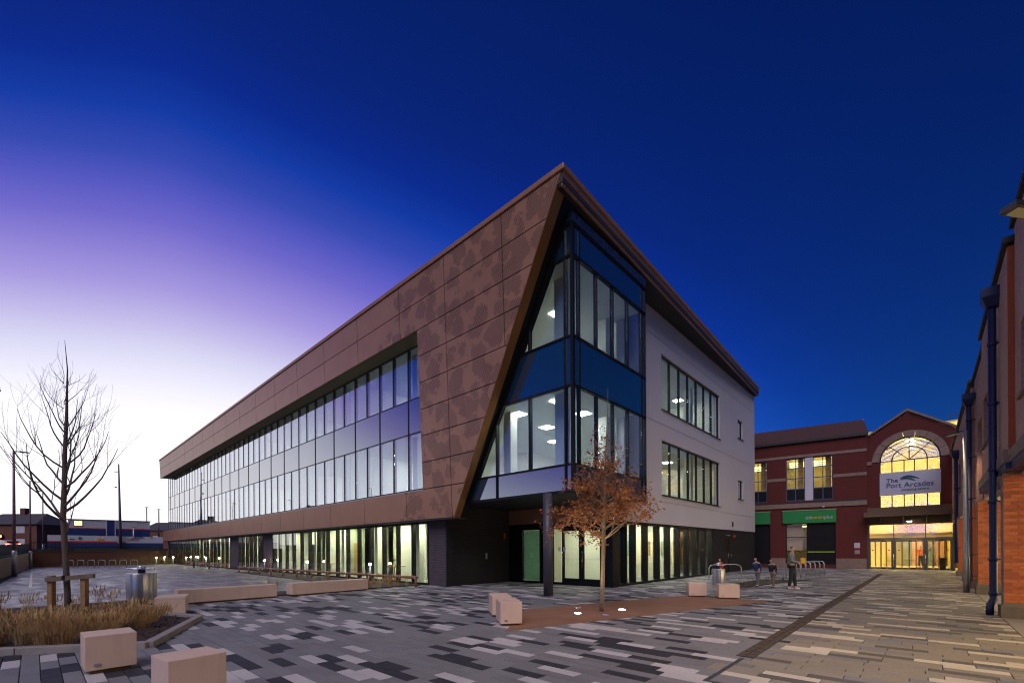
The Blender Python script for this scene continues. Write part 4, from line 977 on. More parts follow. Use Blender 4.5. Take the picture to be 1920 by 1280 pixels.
m_stone2 = plain('plinth_stone', (.16, .125, .10), .85, var=.25)
brick_pier(14.75, -2.75, -1.28, 0, 3.22, .5, True)
brick_pier(21.6, -2.35, -1.30, 0, 3.1, .5, True)
brick_pier(24.5, -3.0, -1.33, 0, 3.1, .5, False); brick_pier(29.5, -3.0, -1.31, 0, 3.1, .5, False); brick_pier(34.6, -3.0, -1.31, 0, 3.1, .6, False)
brick_pier(7.6, -2.9, -1.4, 0, 3.22, .5, False)
# lit shop windows at the back of the arcade
m_shop = emit('shop_window_light', (1.0, .80, .46), 5.0)
for x0, x1 in ((8.4, 14.5), (15.4, 21.4), (25.2, 29.3), (30.2, 34.4)):
    s = mk('shop_window', MB().box(x0, x1, -5.08, -5.0, .5, 2.6), m_shop, rb); ORG[s.name] = ORG[rb.name]
    mb = MB()
    for k in range(5): xx = x0 + (x1 - x0) * k / 4; mb.box(xx - .04, xx + .04, -4.99, -4.9, .0, 2.7)
    mk('shop_mullion', mb.box(x0, x1, -4.98, -4.91, 2.6, 2.7), m_blue, s)
mk('red_brick_return', MB().box(13.87, 13.884, YA + .002, YBk, 3.65, 7.85), m_brickpiece[3], rb)
# pipes and lamps
def downpipe(x, y, zt, label, r=.075, foot=True):
    p = root('downpipe', label, 'drainpipe', (x, y, 0), 'blue cast iron downpipes')
    pts = [(x, y, zt), (x, y, .42), (x - .02, y + .0, .36), (x - .1, y + .06, .24), (x - .12, y + .07, .16), (x - .12, y + .07, .0)] if foot else [(x, y, zt), (x, y, .75)]
    mk('pipe', MB().path(pts, r, 14), m_blue, p)
    for z in ((.45, 1.25, 2.6, 3.35, 4.9, 6.3) if foot else (1.5, 3.0, 4.6, 6.2)):
        if z < zt: mk('bracket', MB().lathe((x, y, z), [(r * 1.02, 0), (r * 1.25, .01), (r * 1.25, .07), (r * 1.02, .08)], 14).box(x - .02, x + .02, y - .22, y - r, .03 + z, .06 + z), m_blue, p)
    mk('hopper_head', MB().add([(x - .10, y - .12, zt), (x + .10, y - .12, zt), (x + .10, y + .1, zt), (x - .10, y + .1, zt), (x - .2, y - .16, zt + .22), (x + .2, y - .16, zt + .22), (x + .2, y + .18, zt + .22), (x - .2, y + .18, zt + .22),
                               (x - .2, y - .16, zt + .42), (x + .2, y - .16, zt + .42), (x + .2, y + .18, zt + .42), (x - .2, y + .18, zt + .42)],
                              [(0, 3, 2, 1), (0, 1, 5, 4), (1, 2, 6, 5), (2, 3, 7, 6), (3, 0, 4, 7), (4, 5, 9, 8), (5, 6, 10, 9), (6, 7, 11, 10), (7, 4, 8, 11), (8, 9, 10, 11)]), m_blue, p)
downpipe(15.35, -1.17, 7.2, 'thick blue downpipe with hopper head at the nearest brick pier', .07)
downpipe(24.0, -1.22, 6.9, 'blue downpipe behind the silver lamp column', .075)
downpipe(33.0, -1.2, 6.2, 'blue downpipe nearest the shopping centre doors', .075, False)
# silver lamp columns in a row along the arcade, flat LED heads
def lamp_column(x, y, hx, hy, label, energy, zh=5.62):
    r = root('lamp_column', label, 'street lamp', (x, y, 0), 'silver lamp columns along the arcade')
    mk('column', MB().lathe((x, y, 0), [(.085, 0), (.085, 1.2), (.075, 1.25), (.06, zh)], 16), m_galv, r)
    d = Vector((hx - x, hy - y)).normalized(); n = Vector((-d.y, d.x)) * .10
    mk('arm', MB().tube((x, y, zh - .06), (x + d.x * .3, y + d.y * .3, zh + .03), .03), m_galv, r)
    P = lambda t, s_, z: (x + (hx - x) * t + n.x * s_, y + (hy - y) * t + n.y * s_, z)
    mk('lamp_head', MB().extr([P(.25, -1, zh), P(1, -.8, zh + .03), P(1, .8, zh + .03), P(.25, 1, zh)], (0, 0, .06)), m_dgalv, r)
    mk('lens', MB().extr([P(.45, -.6, zh - .012), P(.92, -.55, zh + .008), P(.92, .55, zh + .008), P(.45, .6, zh - .012)], (0, 0, .011)), m_warmlamp, r)
    ld = bpy.data.lights.new('added_warm_spot', 'SPOT'); ld.energy = energy; ld.color = (1, .70, .38); ld.spot_size = rad(150); ld.spot_blend = .6; ld.shadow_soft_size = .15  # warm spot added under a head whose lens stays dark, to light the paving
    lo = bpy.data.objects.new('added_warm_spot', ld); link(lo); lo.parent = r; lo.location = Vector((*(Vector((x, y)) * .3 + Vector((hx, hy)) * .7), zh - .05)) - Vector((x, y, 0))
    lo.rotation_euler = Vector((.12, -.30, 1)).to_track_quat('Z', 'Y').to_euler()
lamp_column(22.1, -1.04, 22.95, -.58, 'slim silver lamp column standing before the brick arcade', 190, 5.62)
lamp_column(8.0, -1.14, 7.50, -.70, 'lamp column off the right edge, only its flat lamp head showing at upper right', 560, 5.36)

# ================================================================== SHOPPING CENTRE
XM = 41.6
mall = root('shopping_centre', 'red brick shopping centre entrance with arched window under a gable', 'building', (XM, .8, 0))
AC, AR, AO, AZ = .80, 1.60, 2.02, 7.70          # arch centre y, inner and outer radius, springing height
def arcpts(r, n=24, a0=0.0, a1=math.pi): return [(AC + r * math.cos(a0 + (a1 - a0) * i / n), AZ + r * math.sin(a0 + (a1 - a0) * i / n)) for i in range(n + 1)]
# gable wall with arched opening (face strips), x from XM to XM+.4
prof = [(-1.5, 9.42), (.89, 11.0), (3.12, 9.5)]
def roofz(y):
    for (a, za), (b, zb) in zip(prof[:-1], prof[1:]):
        if a <= y <= b: return za + (zb - za) * (y - a) / (b - a)
    return prof[0][1]
gw = MB(); arc = arcpts(AO)[::-1]                 # y rising
def q3(pts): gw.extr([(XM, y, z) for y, z in pts], (.4, 0, 0))
q3([(-1.5, 4.45), (AC - AO, 4.45), (AC - AO, AZ), (AC - AO, roofz(AC - AO)), (-1.5, 9.42)]); q3([(AC + AO, 4.45), (3.12, 4.45), (3.12, 9.5), (AC + AO, roofz(AC + AO))])
for (y0, z0), (y1, z1) in zip(arc[:-1], arc[1:]): q3([(y0, z0), (y1, z1), (y1, roofz(y1)), (y0, roofz(y0))])
q3([(AC - AO, 4.45), (AC - AR, 4.45), (AC - AR, AZ), (AC - AO, AZ)]); q3([(AC + AR, 4.45), (AC + AO, 4.45), (AC + AO, AZ), (AC + AR, AZ)])
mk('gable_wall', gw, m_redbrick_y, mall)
N = 9
for i in range(N):
    a0, a1 = math.pi * i / N + .006, math.pi * (i + 1) / N - .006
    o_, i_ = arcpts(AO - .002, 5, a0, a1), arcpts(AR, 5, a0, a1)
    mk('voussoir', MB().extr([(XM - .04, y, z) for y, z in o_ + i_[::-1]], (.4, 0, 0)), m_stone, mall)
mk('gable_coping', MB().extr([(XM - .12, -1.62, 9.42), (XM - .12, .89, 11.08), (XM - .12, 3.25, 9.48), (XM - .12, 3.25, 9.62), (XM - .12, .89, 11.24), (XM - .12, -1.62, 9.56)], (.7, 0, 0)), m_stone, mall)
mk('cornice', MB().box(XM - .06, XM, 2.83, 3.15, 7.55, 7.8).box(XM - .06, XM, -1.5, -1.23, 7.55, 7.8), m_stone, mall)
win = mk('arched_window', MB().path([(XM + .12, y, z) for y, z in arcpts(AR - .03)], .045, 6).path([(XM + .12, y, z) for y, z in arcpts(.92)], .035, 6)
         .box(XM + .08, XM + .16, AC - AR, AC - AR + .06, 4.45, AZ).box(XM + .08, XM + .16, AC + AR - .06, AC + AR, 4.45, AZ).box(XM + .08, XM + .16, AC - AR + .06, AC + AR - .06, AZ - .03, AZ + .03), m_blue, mall)
ORG[win.name] = ORG[mall.name]
for yy, zt in ((AC - .92, AZ), (AC - .27, AZ), (AC + .27, AZ), (AC + .92, AZ)): mk('mullion', MB().box(XM + .085, XM + .155, yy - .03, yy + .03, 4.45, zt - .031), m_blue, win)
for a in (.25 * math.pi, .5 * math.pi, .75 * math.pi): mk('glazing_bar', MB().tube((XM + .12, AC, AZ), (XM + .12, AC + (AR - .05) * math.cos(a), AZ + (AR - .05) * math.sin(a)), .03, n=6), m_blue, win)
mk('glass_pane', MB().extr([(XM + .2, y, z) for y, z in arcpts(AR - .01)] + [(XM + .2, AC - AR + .01, 4.46), (XM + .2, AC + AR - .01, 4.46)], (.015, 0, 0)), m_glass_mall, win)
# interior
m_mallint = plain('mall_interior', (.80, .72, .42), .8, var=.06); m_mallfloor = plain('mall_floor', (.62, .52, .32), .25, var=.08)
mk('interior_wall', MB().box(XM + 9, XM + 9.2, -3.4, 5.4, 0, 10.5).box(XM + .5, XM + 9, -3.4, -3.3, 0, 10.5).box(XM + .5, XM + 9, 5.3, 5.4, 0, 10.5), m_mallint, mall)
mk('interior_ceiling', MB().box(XM + .5, XM + 9, -3.3, 5.3, 10.0, 10.1), m_mallint, mall)
mk('balcony_front', MB().box(XM + 8.0, XM + 8.9, -3.2, 5.2, 2.75, 4.1), plain('balcony_pink', (.50, .34, .28), .7), mall)
mk('interior_floor', MB().box(XM + .45, XM + 9, -3.3, 5.3, -.03, .01), m_mallfloor, mall)
tr = MB()
for k in range(4):
    x = XM + 2 + k * 1.8
    tr.path([(x, -3.2, 7.2), (x, .8, 9.6), (x, 5.2, 7.2)], .09, 6)
mk('roof_truss', tr, m_signwhite, mall)
m_fairy = emit('fairy_light', (.06, .20, 1.0), 1.5); m_mall_lamp = emit('mall_ceiling_lamp', (1.0, .90, .55), 20.0); m_mall_low = emit('mall_lobby_lamp', (1.0, .80, .34), 85.0)
fl = MB(); rnd = random.Random(4)
def fairy(x, y, z, s=.022): fl.add([(x, y - s, z), (x, y, z - s), (x, y + s, z), (x, y, z + s), (x - s, y, z), (x + s, y, z)], [(4, 0, 1), (4, 1, 2), (4, 2, 3), (4, 3, 0), (5, 1, 0), (5, 2, 1), (5, 3, 2), (5, 0, 3)])
for i in range(900):
    a = rnd.uniform(0, math.pi); rr = 1.55 * math.sqrt(rnd.random()); fairy(XM + .6 + rnd.uniform(0, .3), AC + rr * math.cos(a), AZ + rr * math.sin(a), .021)
for i in range(700): fairy(XM + .6 + rnd.uniform(0, .3), AC + rnd.uniform(-1.5, 1.5), 4.5 + 2.9 * rnd.random() ** 1.6, .022)
for i in range(420): fairy(XM + 1.2 + rnd.uniform(0, 1.0), AC + rnd.gauss(-.35, .75), 2.4 + .75 * rnd.random() ** .6, .022)
o = mk('fairy_light', fl, m_fairy, mall); o['kind'] = 'stuff'
for x in (XM + 1.4, XM + 3.2, XM + 5.4, XM + 7.4):
    for y in (-2.2, .8, 3.8): mk('ceiling_lamp', MB().lathe((x, y, 9.85), [(.22, 0), (.26, .05), (.2, .12)], 14), m_mall_lamp, mall)
for x in (XM + 1.4, XM + 3.4, XM + 5.4, XM + 7.2):
    for y in (-2.2, -.7, 2.3, 3.9): mk('ceiling_lamp', MB().lathe((x, y, 3.75), [(.2, 0), (.22, .04), (.1, .1)], 14), m_mall_low, mall)
for y, c in ((-.9, (.30, .16, .10)), (-.2, (.10, .13, .14)), (.5, (.5, .30, .25)), (-1.6, (.45, .34, .06)), (1.1, (.2, .22, .22)), (2.2, (.5, .4, .2))):
    mk('shop_unit', MB().box(XM + 8.4, XM + 8.95, y - .3, y + .3, .02, 2.4 if y != -.2 else 1.6).box(XM + 8.3, XM + 8.39, y - .28, y + .28, .5, 1.2), plain('shop_unit_%d' % int(y * 10 + 50), c, .6), mall)
mk('waste_bin', MB().box(XM + 1.6, XM + 2.0, -1.05, -.72, .01, .82), m_black, mall)
# canopy and doors
mk('canopy', MB().box(XM - 1.0, XM, -1.47, 3.2, 3.86, 4.02).box(XM - 1.02, XM - .96, -1.5, 3.23, 3.72, 4.06).box(XM - .02, XM + .4, -1.5, 3.12, 3.18, 4.44), m_oldwood := plain('canopy_timber', (.14, .09, .05), .7, var=.2), mall)
for y in (-1.3, -.1, 1.1, 2.3, 3.1): mk('canopy_bracket', MB().extr([(XM - .95, y, 3.86), (XM - .01, y, 3.86), (XM - .01, y, 3.25), (XM - .06, y, 3.25)], (0, .06, 0)), m_dgalv, mall)
el_ = root('entrance_lamp', 'small lit lamp under the shopping centre canopy', 'lamp', (XM - .5, .8, 3.4))
mk('lamp_hood', MB().lathe((XM - .5, .8, 0), [(.03, 3.85), (.03, 3.45), (.14, 3.40), (.15, 3.36)], 14), m_galv, el_); mk('lamp_bulb', MB().lathe((XM - .5, .8, 0), [(.11, 3.33), (.13, 3.358)], 14), m_down, el_)
ld = bpy.data.lights.new('entrance_lamp_beam', 'SPOT'); ld.energy = 160; ld.color = (1, .82, .5); ld.spot_size = rad(150); ld.spot_blend = .5; ld.shadow_soft_size = .1
lo = bpy.data.objects.new('entrance_lamp_beam', ld); link(lo); lo.parent = el_; lo.location = (0, 0, -.1)
ent = mk('entrance_frame', MB().box(XM - .04, XM + .16, -1.46, 3.18, 2.06, 2.24).box(XM - .04, XM + .16, -1.46, -1.26, 0, 2.06).box(XM - .04, XM + .16, 2.96, 3.18, 0, 2.06).box(XM - .04, XM + .16, 1.56, 1.74, 0, 2.06).box(XM - .04, XM + .16, -.1, .09, 0, 2.06)
         .box(XM, XM + .12, -1.46, -1.34, 2.24, 3.17).box(XM, XM + .12, 2.98, 3.12, 2.24, 3.17).box(XM, XM + .12, 1.61, 1.67, 2.24, 3.17).box(XM, XM + .12, -.04, .02, 2.24, 3.17), m_door, mall); ORG[ent.name] = ORG[mall.name]
for a, b in ((-1.33, -.05), (.03, 1.6), (1.68, 2.97)): mk('glass_pane', MB().box(XM + .05, XM + .06, a, b, 2.25, 3.16), m_glass_mall, ent)
for a, b in ((-1.26, -.1), (.09, 1.56), (1.74, 2.96)):
    for k in range(4):
        y0, y1 = a + (b - a) * k / 4, a + (b - a) * (k + 1) / 4
        d = mk('door_leaf', MB().box(XM + .02, XM + .09, y0 + .005, y0 + .04, .03, 2.05).box(XM + .02, XM + .09, y1 - .04, y1 - .005, .03, 2.05).box(XM + .02, XM + .09, y0 + .04, y1 - .04, 1.97, 2.05).box(XM + .02, XM + .09, y0 + .04, y1 - .04, .03, .15), m_black if k == 1 else m_door, mall); ORG[d.name] = ORG[mall.name]
        mk('glass_pane', MB().box(XM + .05, XM + .058, y0 + .041, y1 - .041, .151, 1.969), m_glass_mall, d)
        if k in (0, 3): mk('red_sticker', MB().box(XM + .04, XM + .047, (y0 + y1) / 2 - .05, (y0 + y1) / 2 + .05, 1.32, 1.42), m_red, d)
for y in (1.65, 0.0): mk('door_pull', MB().tube((XM - .1, y, .2), (XM - .1, y, 1.1), .03), m_steel, mall)
# banner sign
sg = root('shopping_centre_sign', 'large white banner sign across the arched window of the shopping centre', 'sign', (XM - .02, .8, 5.25))
mk('board', MB().box(XM - .06, XM - .01, AC - AR + .01, AC + AR - .01, 5.25, 6.87), m_signwhite, sg)
SR = (rad(90), 0, rad(-90)); tx = XM - .075
text('lettering', 'The', .42, m_navy, (tx, 2.04, 6.16), SR, sg, .006)
text('lettering', 'Port Arcades', .50, m_navy, (tx, 2.04, 5.78), SR, sg, .006, sx=.93)
text('lettering', 'shopping centre', .21, m_navy, (tx, 1.22, 5.54), SR, sg, .006, sx=1.05)
sw = MB()
for z0, l, col in ((6.42, 1.0, 0), (6.30, .8, 1)):
    pts = [(tx, 1.28 - l * t, z0 + .14 * math.sin(t * 3.6) - .05 * t) for t in [i / 10 for i in range(11)]]; sw.path(pts, [.012 + .05 * math.sin(math.pi * min(1, i / 10)) for i in range(11)], 6)
mk('wave_emblem', sw, m_teal, sg)

# ---- job centre wing
jb = root('job_centre', 'two storey red brick wing with tiled roof and green shop fascia', 'building', (41.4, 3.1, 0))
J0 = Vector((41.4, 3.12)); JD = (Vector((40.2, 10.1)) - J0).normalized(); JN = Vector((-JD.y, JD.x)); JN = JN if JN.x > 0 else -JN
def jp(s, z, d=0): v = J0 + JD * s + JN * d; return (v.x, v.y, z)
def jbox(mb, s0, s1, z0, z1, d0, d1):
    return mb.add([jp(s0, z0, d0), jp(s1, z0, d0), jp(s1, z0, d1), jp(s0, z0, d1), jp(s0, z1, d0), jp(s1, z1, d0), jp(s1, z1, d1), jp(s0, z1, d1)], [(0, 3, 2, 1), (4, 5, 6, 7), (0, 1, 5, 4), (1, 2, 6, 5), (2, 3, 7, 6), (3, 0, 4, 7)])
JH = [(1.98, 5.0, 5.24, 8.55), (6.3, 9.4, 5.24, 8.5), (1.84, 5.03, .3, 3.45), (6.1, 9.3, .3, 3.45)]
mb = MB(); As = sorted({-.02, 12.5, *[h[0] for h in JH], *[h[1] for h in JH]}); Zs = sorted({0.0, 9.75, *[h[2] for h in JH], *[h[3] for h in JH]})
for a0, a1 in zip(As[:-1], As[1:]):
    for z0, z1 in zip(Zs[:-1], Zs[1:]):
        if not any(h[0] < (a0 + a1) / 2 < h[1] and h[2] < (z0 + z1) / 2 < h[3] for h in JH): jbox(mb, a0, a1, z0, z1, 0, .35)
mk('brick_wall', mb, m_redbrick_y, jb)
def jseg(name, z0, z1, d, mat, segs):
    for a, b in segs: mk(name, jbox(MB(), a, b, z0, z1, d, -.002), mat, jb)
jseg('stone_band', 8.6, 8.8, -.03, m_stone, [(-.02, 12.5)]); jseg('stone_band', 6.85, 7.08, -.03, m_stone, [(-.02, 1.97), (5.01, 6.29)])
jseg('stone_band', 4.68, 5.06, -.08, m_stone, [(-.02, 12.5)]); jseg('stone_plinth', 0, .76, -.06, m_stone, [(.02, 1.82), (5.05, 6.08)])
mk('string_moulding', jbox(MB(), -.02, 12.5, 5.07, 5.14, -.12, -.002), m_lead, jb)
mk('eaves_gutter', jbox(MB(), -.1, 12.5, 9.74, 9.92, -.18, .1), m_lead, jb)
# roof of overlapping tile courses
NR = 16
for k in range(NR):
    t0, t1 = k / NR, (k + 1) / NR + .02; z0, z1 = 9.86 + 1.72 * t0, 9.86 + 1.72 * t1; d0, d1 = -.12 + 3.2 * t0, -.12 + 3.2 * t1
    mk('tile_course', MB().extr([jp(-.12, z0 + .07, d0), jp(12.5, z0 + .07, d0), jp(12.5, z1 + .02, d1), jp(-.12, z1 + .02, d1)], (0, 0, -.06)), m_tile, jb)
mk('gable_verge', MB().extr([jp(-.13, 9.7, -.1), jp(-.13, 11.66, 3.15), jp(-.13, 9.7, 6.4)], (JD.x * .1, JD.y * .1, 0)), m_redbrick_x, jb)
m_office = emit('office_light_strip', (1.0, .84, .34), 4.5); m_curt = plain('curtain', (.55, .38, .10), .8, var=.2, scale=12)
for a, b, z0, z1 in JH[:2]:
    mid = (a + b) / 2
    mk('white_column', jbox(MB(), mid - .25, mid + .25, z0, z1, .02, .3), m_white, jb)
    for s0, s1 in ((a, mid - .255), (mid + .255, b)):
        w = mk('window', MB(), m_bluef, jb) if False else None
        fr = MB(); c = (s0 + s1) / 2
        for z in (z0, z0 + (z1 - z0) * .27, z0 + (z1 - z0) * .52, z0 + (z1 - z0) * .77, z1 - .06): jbox(fr, s0, s1, z, z + .06, .1, .18)
        for s in (s0 + .03, c, s1 - .03): jbox(fr, s - .03, s + .03, z0 + .061, z1 - .061, .095, .185)
        w = mk('window', fr, m_bluef, jb); ORG[w.name] = ORG[jb.name]
        for p0, p1 in ((s0 + .06, c - .03), (c + .03, s1 - .06)):
            mk('glass_pane', jbox(MB(), p0, p1, z0 + .06 + (z1 - z0) * .27, z1 - .06, .13, .14), m_glass_mall, w)
            mk('dark_pane', jbox(MB(), p0, p1, z0 + .06, z0 + (z1 - z0) * .27, .12, .14), m_black, w)
        mk('curtain', jbox(MB(), s0 + .1, s0 + .45, z0 + 1.0, z1, .4, .45), m_curt, w)
    mk('room', jbox(jbox(jbox(MB(), a - .3, b + .3, z0, z1 + .5, 4.0, 4.1), a - .3, b + .3, z1 + .05, z1 + .15, .4, 4.0), a - .3, b + .3, z0 - .1, z0, .4, 4.0), m_mallint, jb)
    for d in (.9, 1.9, 2.9): mk('strip_light', jbox(MB(), a + .2, b - .2, z1 - .25, z1 - .2, d, d + .12), m_office, jb)
for n, (a, b, z0, z1) in enumerate(JH[2:]):
    fr = MB(); c = (a + b) / 2 + .2
    for z in (z0, 1.3, 2.38, z1 - .05): jbox(fr, a, b, z, z + .05, .1, .16)
    for s in (a + .03, c, b - .03): jbox(fr, s - .03, s + .03, z0 + .05, z1 - .051, .095, .165)
    w = mk('shop_window', fr, m_black, jb); ORG[w.name] = ORG[jb.name]
    mk('dark_pane', jbox(MB(), a + .06, c - .03, z0 + .05, z1 - .05, .12, .13), m_black, w)
    mk('glass_pane', jbox(MB(), c + .03, b - .06, z0 + .05, z1 - .05, .12, .13), m_glass_mall, w)
    mk('interior_blind', jbox(MB(), c + (.3 if n == 0 else 0), b - .06, 1.35 if n == 0 else 2.4, z1 - .05, .3, .33), plain('shop_blind%d' % n, (.60, .48, .34), .8), w)
    mk('room', jbox(jbox(MB(), a - .3, b + .3, 0, z1, 3.0, 3.1), a - .3, b + .3, z1, z1 + .1, .35, 3.0), m_mallint, jb)
    mk('strip_light', jbox(MB(), a + 1.6, b - .2, z1 - .2, z1 - .15, 1.4, 1.6), m_office, jb)
    if n == 0: mk('green_stripe', jbox(MB(), a + .06, c - .03, 1.22, 1.29, .09, .118), plain('lime_stripe', (.32, .50, .02), .5), w)
for (a, b), lab, tx_ in (((1.81, 5.24), 'green shop fascia sign with white and orange lettering', True), ((6.1, 9.5), 'plain green shop fascia sign half hidden by the white building', False)):
    s = root('shop_sign', lab, 'sign', jp(a, 3.5, -.1))
    mk('board', jbox(MB(), a, b, 3.49, 4.45, -.14, -.085), m_green, s)
    mk('trim', jbox(MB(), a - .03, b + .03, 4.451, 4.5, -.16, -.085), plain('sign_trim_%d' % int(a), (.3, .35, .2), .5), s)
    if tx_:
        ang = math.atan2(-JD.y, -JD.x); R_ = (rad(90), 0, ang)
        x = 3.72
        for word, wd, mt in (('job', .40, m_signwhite), ('centre', .76, m_yellow), ('plus', .5, m_signwhite)):
            text('lettering', word, .36, mt, jp(x, 3.78, -.15), R_, s, .004, sx=.92); x -= wd * .92 if word != 'centre' else .80
mk('notice_board', jbox(MB(), .40, .74, 1.55, 1.92, -.03, -.002), m_signwhite, jb); mk('notice_board', jbox(MB(), .40, .74, 1.46, 1.54, -.03, -.002), m_red, jb); mk('notice_board', jbox(MB(), .42, .72, 1.1, 1.38, -.03, -.002), m_galv, jb)
mk('security_camera', MB().lathe(jp(2.6, 4.62, -.15), [(.08, 0), (.1, .05), (.06, .1)], 10), m_signwhite, jb)
r = root('roof_aerial', 'thin rectangular aerial on the roof beside the brick building', 'aerial', (46.5, -1.6, 9.3))
mk('mast', MB().tube((46.6, -1.75, 9.0), (46.6, -1.75, 11.45), .03, n=6), m_dgalv, r)
for z in (10.7, 11.4): mk('boom', MB().tube((46.2, -1.3, z), (47.3, -2.6, z), .02, n=6), m_dgalv, r)
mk('boom_end', MB().tube((46.2, -1.3, 10.7), (46.2, -1.3, 11.4), .02, n=6), m_dgalv, r)
mk('support', MB().box(46.4, 46.8, -2.0, -1.5, 0, 9.0), m_lead, r)

# ================================================================== LEFT BACKGROUND
lw = root('low_brick_wall', 'low buff brick wall with railings along the left of the car park', 'wall', (-1.4, 42, 0))
wa, wb = Vector((-3.2, 10.0)), Vector((-.28, 69.3))
LWA, LWB = Vector((-1.9, 32.0)), Vector((-.25, 69.3)); ld_ = LWB - LWA
nseg = 10
for i in range(nseg):
    a, b = LWA + ld_ * (i / nseg), LWA + ld_ * ((i + 1) / nseg); h = 1.0 + .055 * i; c = (a + b) / 2
    mk('wall_length', MB().obox(c, ld_, (b - a).length / 2 - .003, .16, 0, h), m_lowbrick, lw)
    mk('coping_stone', MB().obox(c, ld_, (b - a).length / 2 - .01, .20, h, h + .07), m_conc, lw)
    bars = MB(); n = 16
    for k in range(n):
        p = a + (b - a) * ((k + .5) / n); bars.obox(p, ld_, .012, .012, h + .071, h + .95)
    mk('railing_bar', bars, m_dgalv, lw)['kind'] = 'stuff'
    for z in (h + .16, h + .88): mk('railing_rail', MB().obox(c, ld_, (b - a).length / 2, .02, z, z + .04), m_dgalv, lw)
    mk('hedge_screen', MB().obox(c + Vector((-.5, 0)), ld_, (b - a).length / 2, .05, 0.3, h + .85), plain('hedge_dark%d' % i, (.03, .035, .022), .9, var=.5, scale=5), lw)
bwl = root('car_park_wall', 'long brown brick wall closing the far side of the car park', 'wall', (6, 71, 0))
mk('brick_face', MB().obox((5.8, 71.2), (12.3, 3.0), 6.35, .17, 0, 1.60), m_backbrick, bwl); mk('coping', MB().obox((5.8, 71.2), (12.3, 3.0), 6.35, .20, 1.601, 1.66), plain('wall_coping', (.14, .08, .06), .8), bwl)
rg = root('black_railing', 'black vertical bar railing above the wall at the car park corner', 'railing', (.3, 69.9, 0))
for k in range(34):
    t = k / 33; x, y = -.3 + 3.4 * t, 69.75 + .83 * t; mk('bar', MB().obox((x, y), (1, .24), .014, .014, 1.66, 2.72), m_black, rg)
for z in (1.74, 2.66): mk('rail', MB().obox((1.4, 70.165), (3.4, .83), 1.75, .018, z, z + .04), m_black, rg)

def street_lamp(c, h, arm, label, mat, lower=1.6, rr=.09):
    r = root('street_lamp', label, 'street lamp', (c[0], c[1], 0), 'tall lamp posts round the car park')
    mk('base', MB().lathe((*c, 0), [(rr * 1.5, -.02), (rr * 1.5, lower), (rr, lower + .12)], 14), m_galv, r)
    mk('column', MB().lathe((*c, 0), [(rr, lower + .1), (rr * .6, h)], 14), mat, r)
    a = Vector((arm[0], arm[1], 0)); p = Vector((*c, h - .03))
    mk('arm', MB().tube(p, p + a * .55 + Vector((0, 0, -.02)), .035, n=8), mat, r)
    n = a.normalized(); s = Vector((-n.y, n.x, 0)) * .13; q = p + a * .4
    e = p + a + Vector((0, 0, -.05))
    mk('lamp_head', MB().extr([q - s, e - s * .8, e + s * .8, q + s], (0, 0, -.07)), m_dgalv, r)
A_ = Vector((.68, -.73)) * 1.0
street_lamp((-.86, 44.2), 8.3, A_ * .95, 'nearest full lamp post beside the low brick wall', m_rust)
street_lamp((-.2, 64.5), 8.6, A_ * 1.0, 'second lamp post at the corner of the low brick wall', m_rust)
street_lamp((.9, 87.2), 9.9, -A_ * .9, 'third, thinnest pinkish lamp post beyond the railing', m_rust, 2.5)
street_lamp((-1.75, 31.15), 8.98, A_ * 1.05, 'lamp post mostly beyond the left edge, only its lamp tip showing', m_dgalv)
r = root('leaning_pole', 'tall grey mast rising behind the brown car park wall', 'pole', (7.7, 76.9, 0))
mk('mast', MB().path([(7.75, 76.85, 1.6), (7.72, 76.9, 5), (7.62, 77.0, 13.0)], [.19, .16, .07], 12), m_dgalv, r); mk('cross_arm', MB().tube((7.25, 77.4, 12.0), (7.63, 77.0, 12.0), .06), m_rust, r); mk('mast_camera', MB().lathe((7.35, 77.3, 9.9), [(.1, 0), (.12, .12), (.05, .2)], 10), m_galv, r)
for (x, y), h, lab in (((11.3, 83.3), 8.0, 'thin distant lamp post behind the blue and white cabins'), ((12.5, 82.0), 7.7, 'thick dark distant post next to the far end of the office block'), ((9.3, 79.0), 4.9, 'short thin white pole before the hoarding')):
    r = root('distant_post', lab, 'pole', (x, y, 0), 'posts beyond the wall'); mk('column', MB().lathe((x, y, 0), [(.1 if h < 7.9 else .07, 1.9), (.07, h)], 10), m_dgalv if h > 5 else m_galv, r); mk('top_fitting', MB().obox((x, y), (.68, -.73), .22, .06, h, h + .07), m_dgalv, r)

# cabins and hoarding, seen square-on
CA, CB = Vector((3.0, 80.0)), Vector((11.1, 79.3)); CX = (CB - CA).normalized(); CN = Vector((-CX.y, CX.x)); CN = CN if CN.dot(Vector((FW.x, FW.y))) > 0 else -CN
def cbox(mb, s0, s1, z0, z1, d0, d1):
    P = lambda s, d, z: (*(CA + CX * s + CN * d), z)
    return mb.add([P(s0, d0, z0), P(s1, d0, z0), P(s1, d1, z0), P(s0, d1, z0), P(s0, d0, z1), P(s1, d0, z1), P(s1, d1, z1), P(s0, d1, z1)], [(0, 3, 2, 1), (4, 5, 6, 7), (0, 1, 5, 4), (1, 2, 6, 5), (2, 3, 7, 6), (3, 0, 4, 7)])
r = root('site_cabins', 'blue and white stacked site cabins with a red stripe behind the hoarding', 'cabin', (*CA, 0)); Lc = (CB - CA).length
nP = 24
for i in range(nP):
    s0, s1 = Lc * i / nP, Lc * (i + 1) / nP
    mk('wall_panel', cbox(MB(), s0 + .01, s1 - .01, 4.70, 5.75, -.02 if i % 2 else 0, .1), m_cabinwhite, r)
mk('lower_wall', cbox(MB(), 0, Lc, 1.9, 4.57, -.01, 3), m_cabinblue, r); mk('upper_core', cbox(MB(), 0, Lc, 4.57, 5.75, .1, 3), m_cabinwhite, r); mk('red_stripe', cbox(MB(), 0, Lc, 4.57, 4.70, -.03, .1), m_red, r)
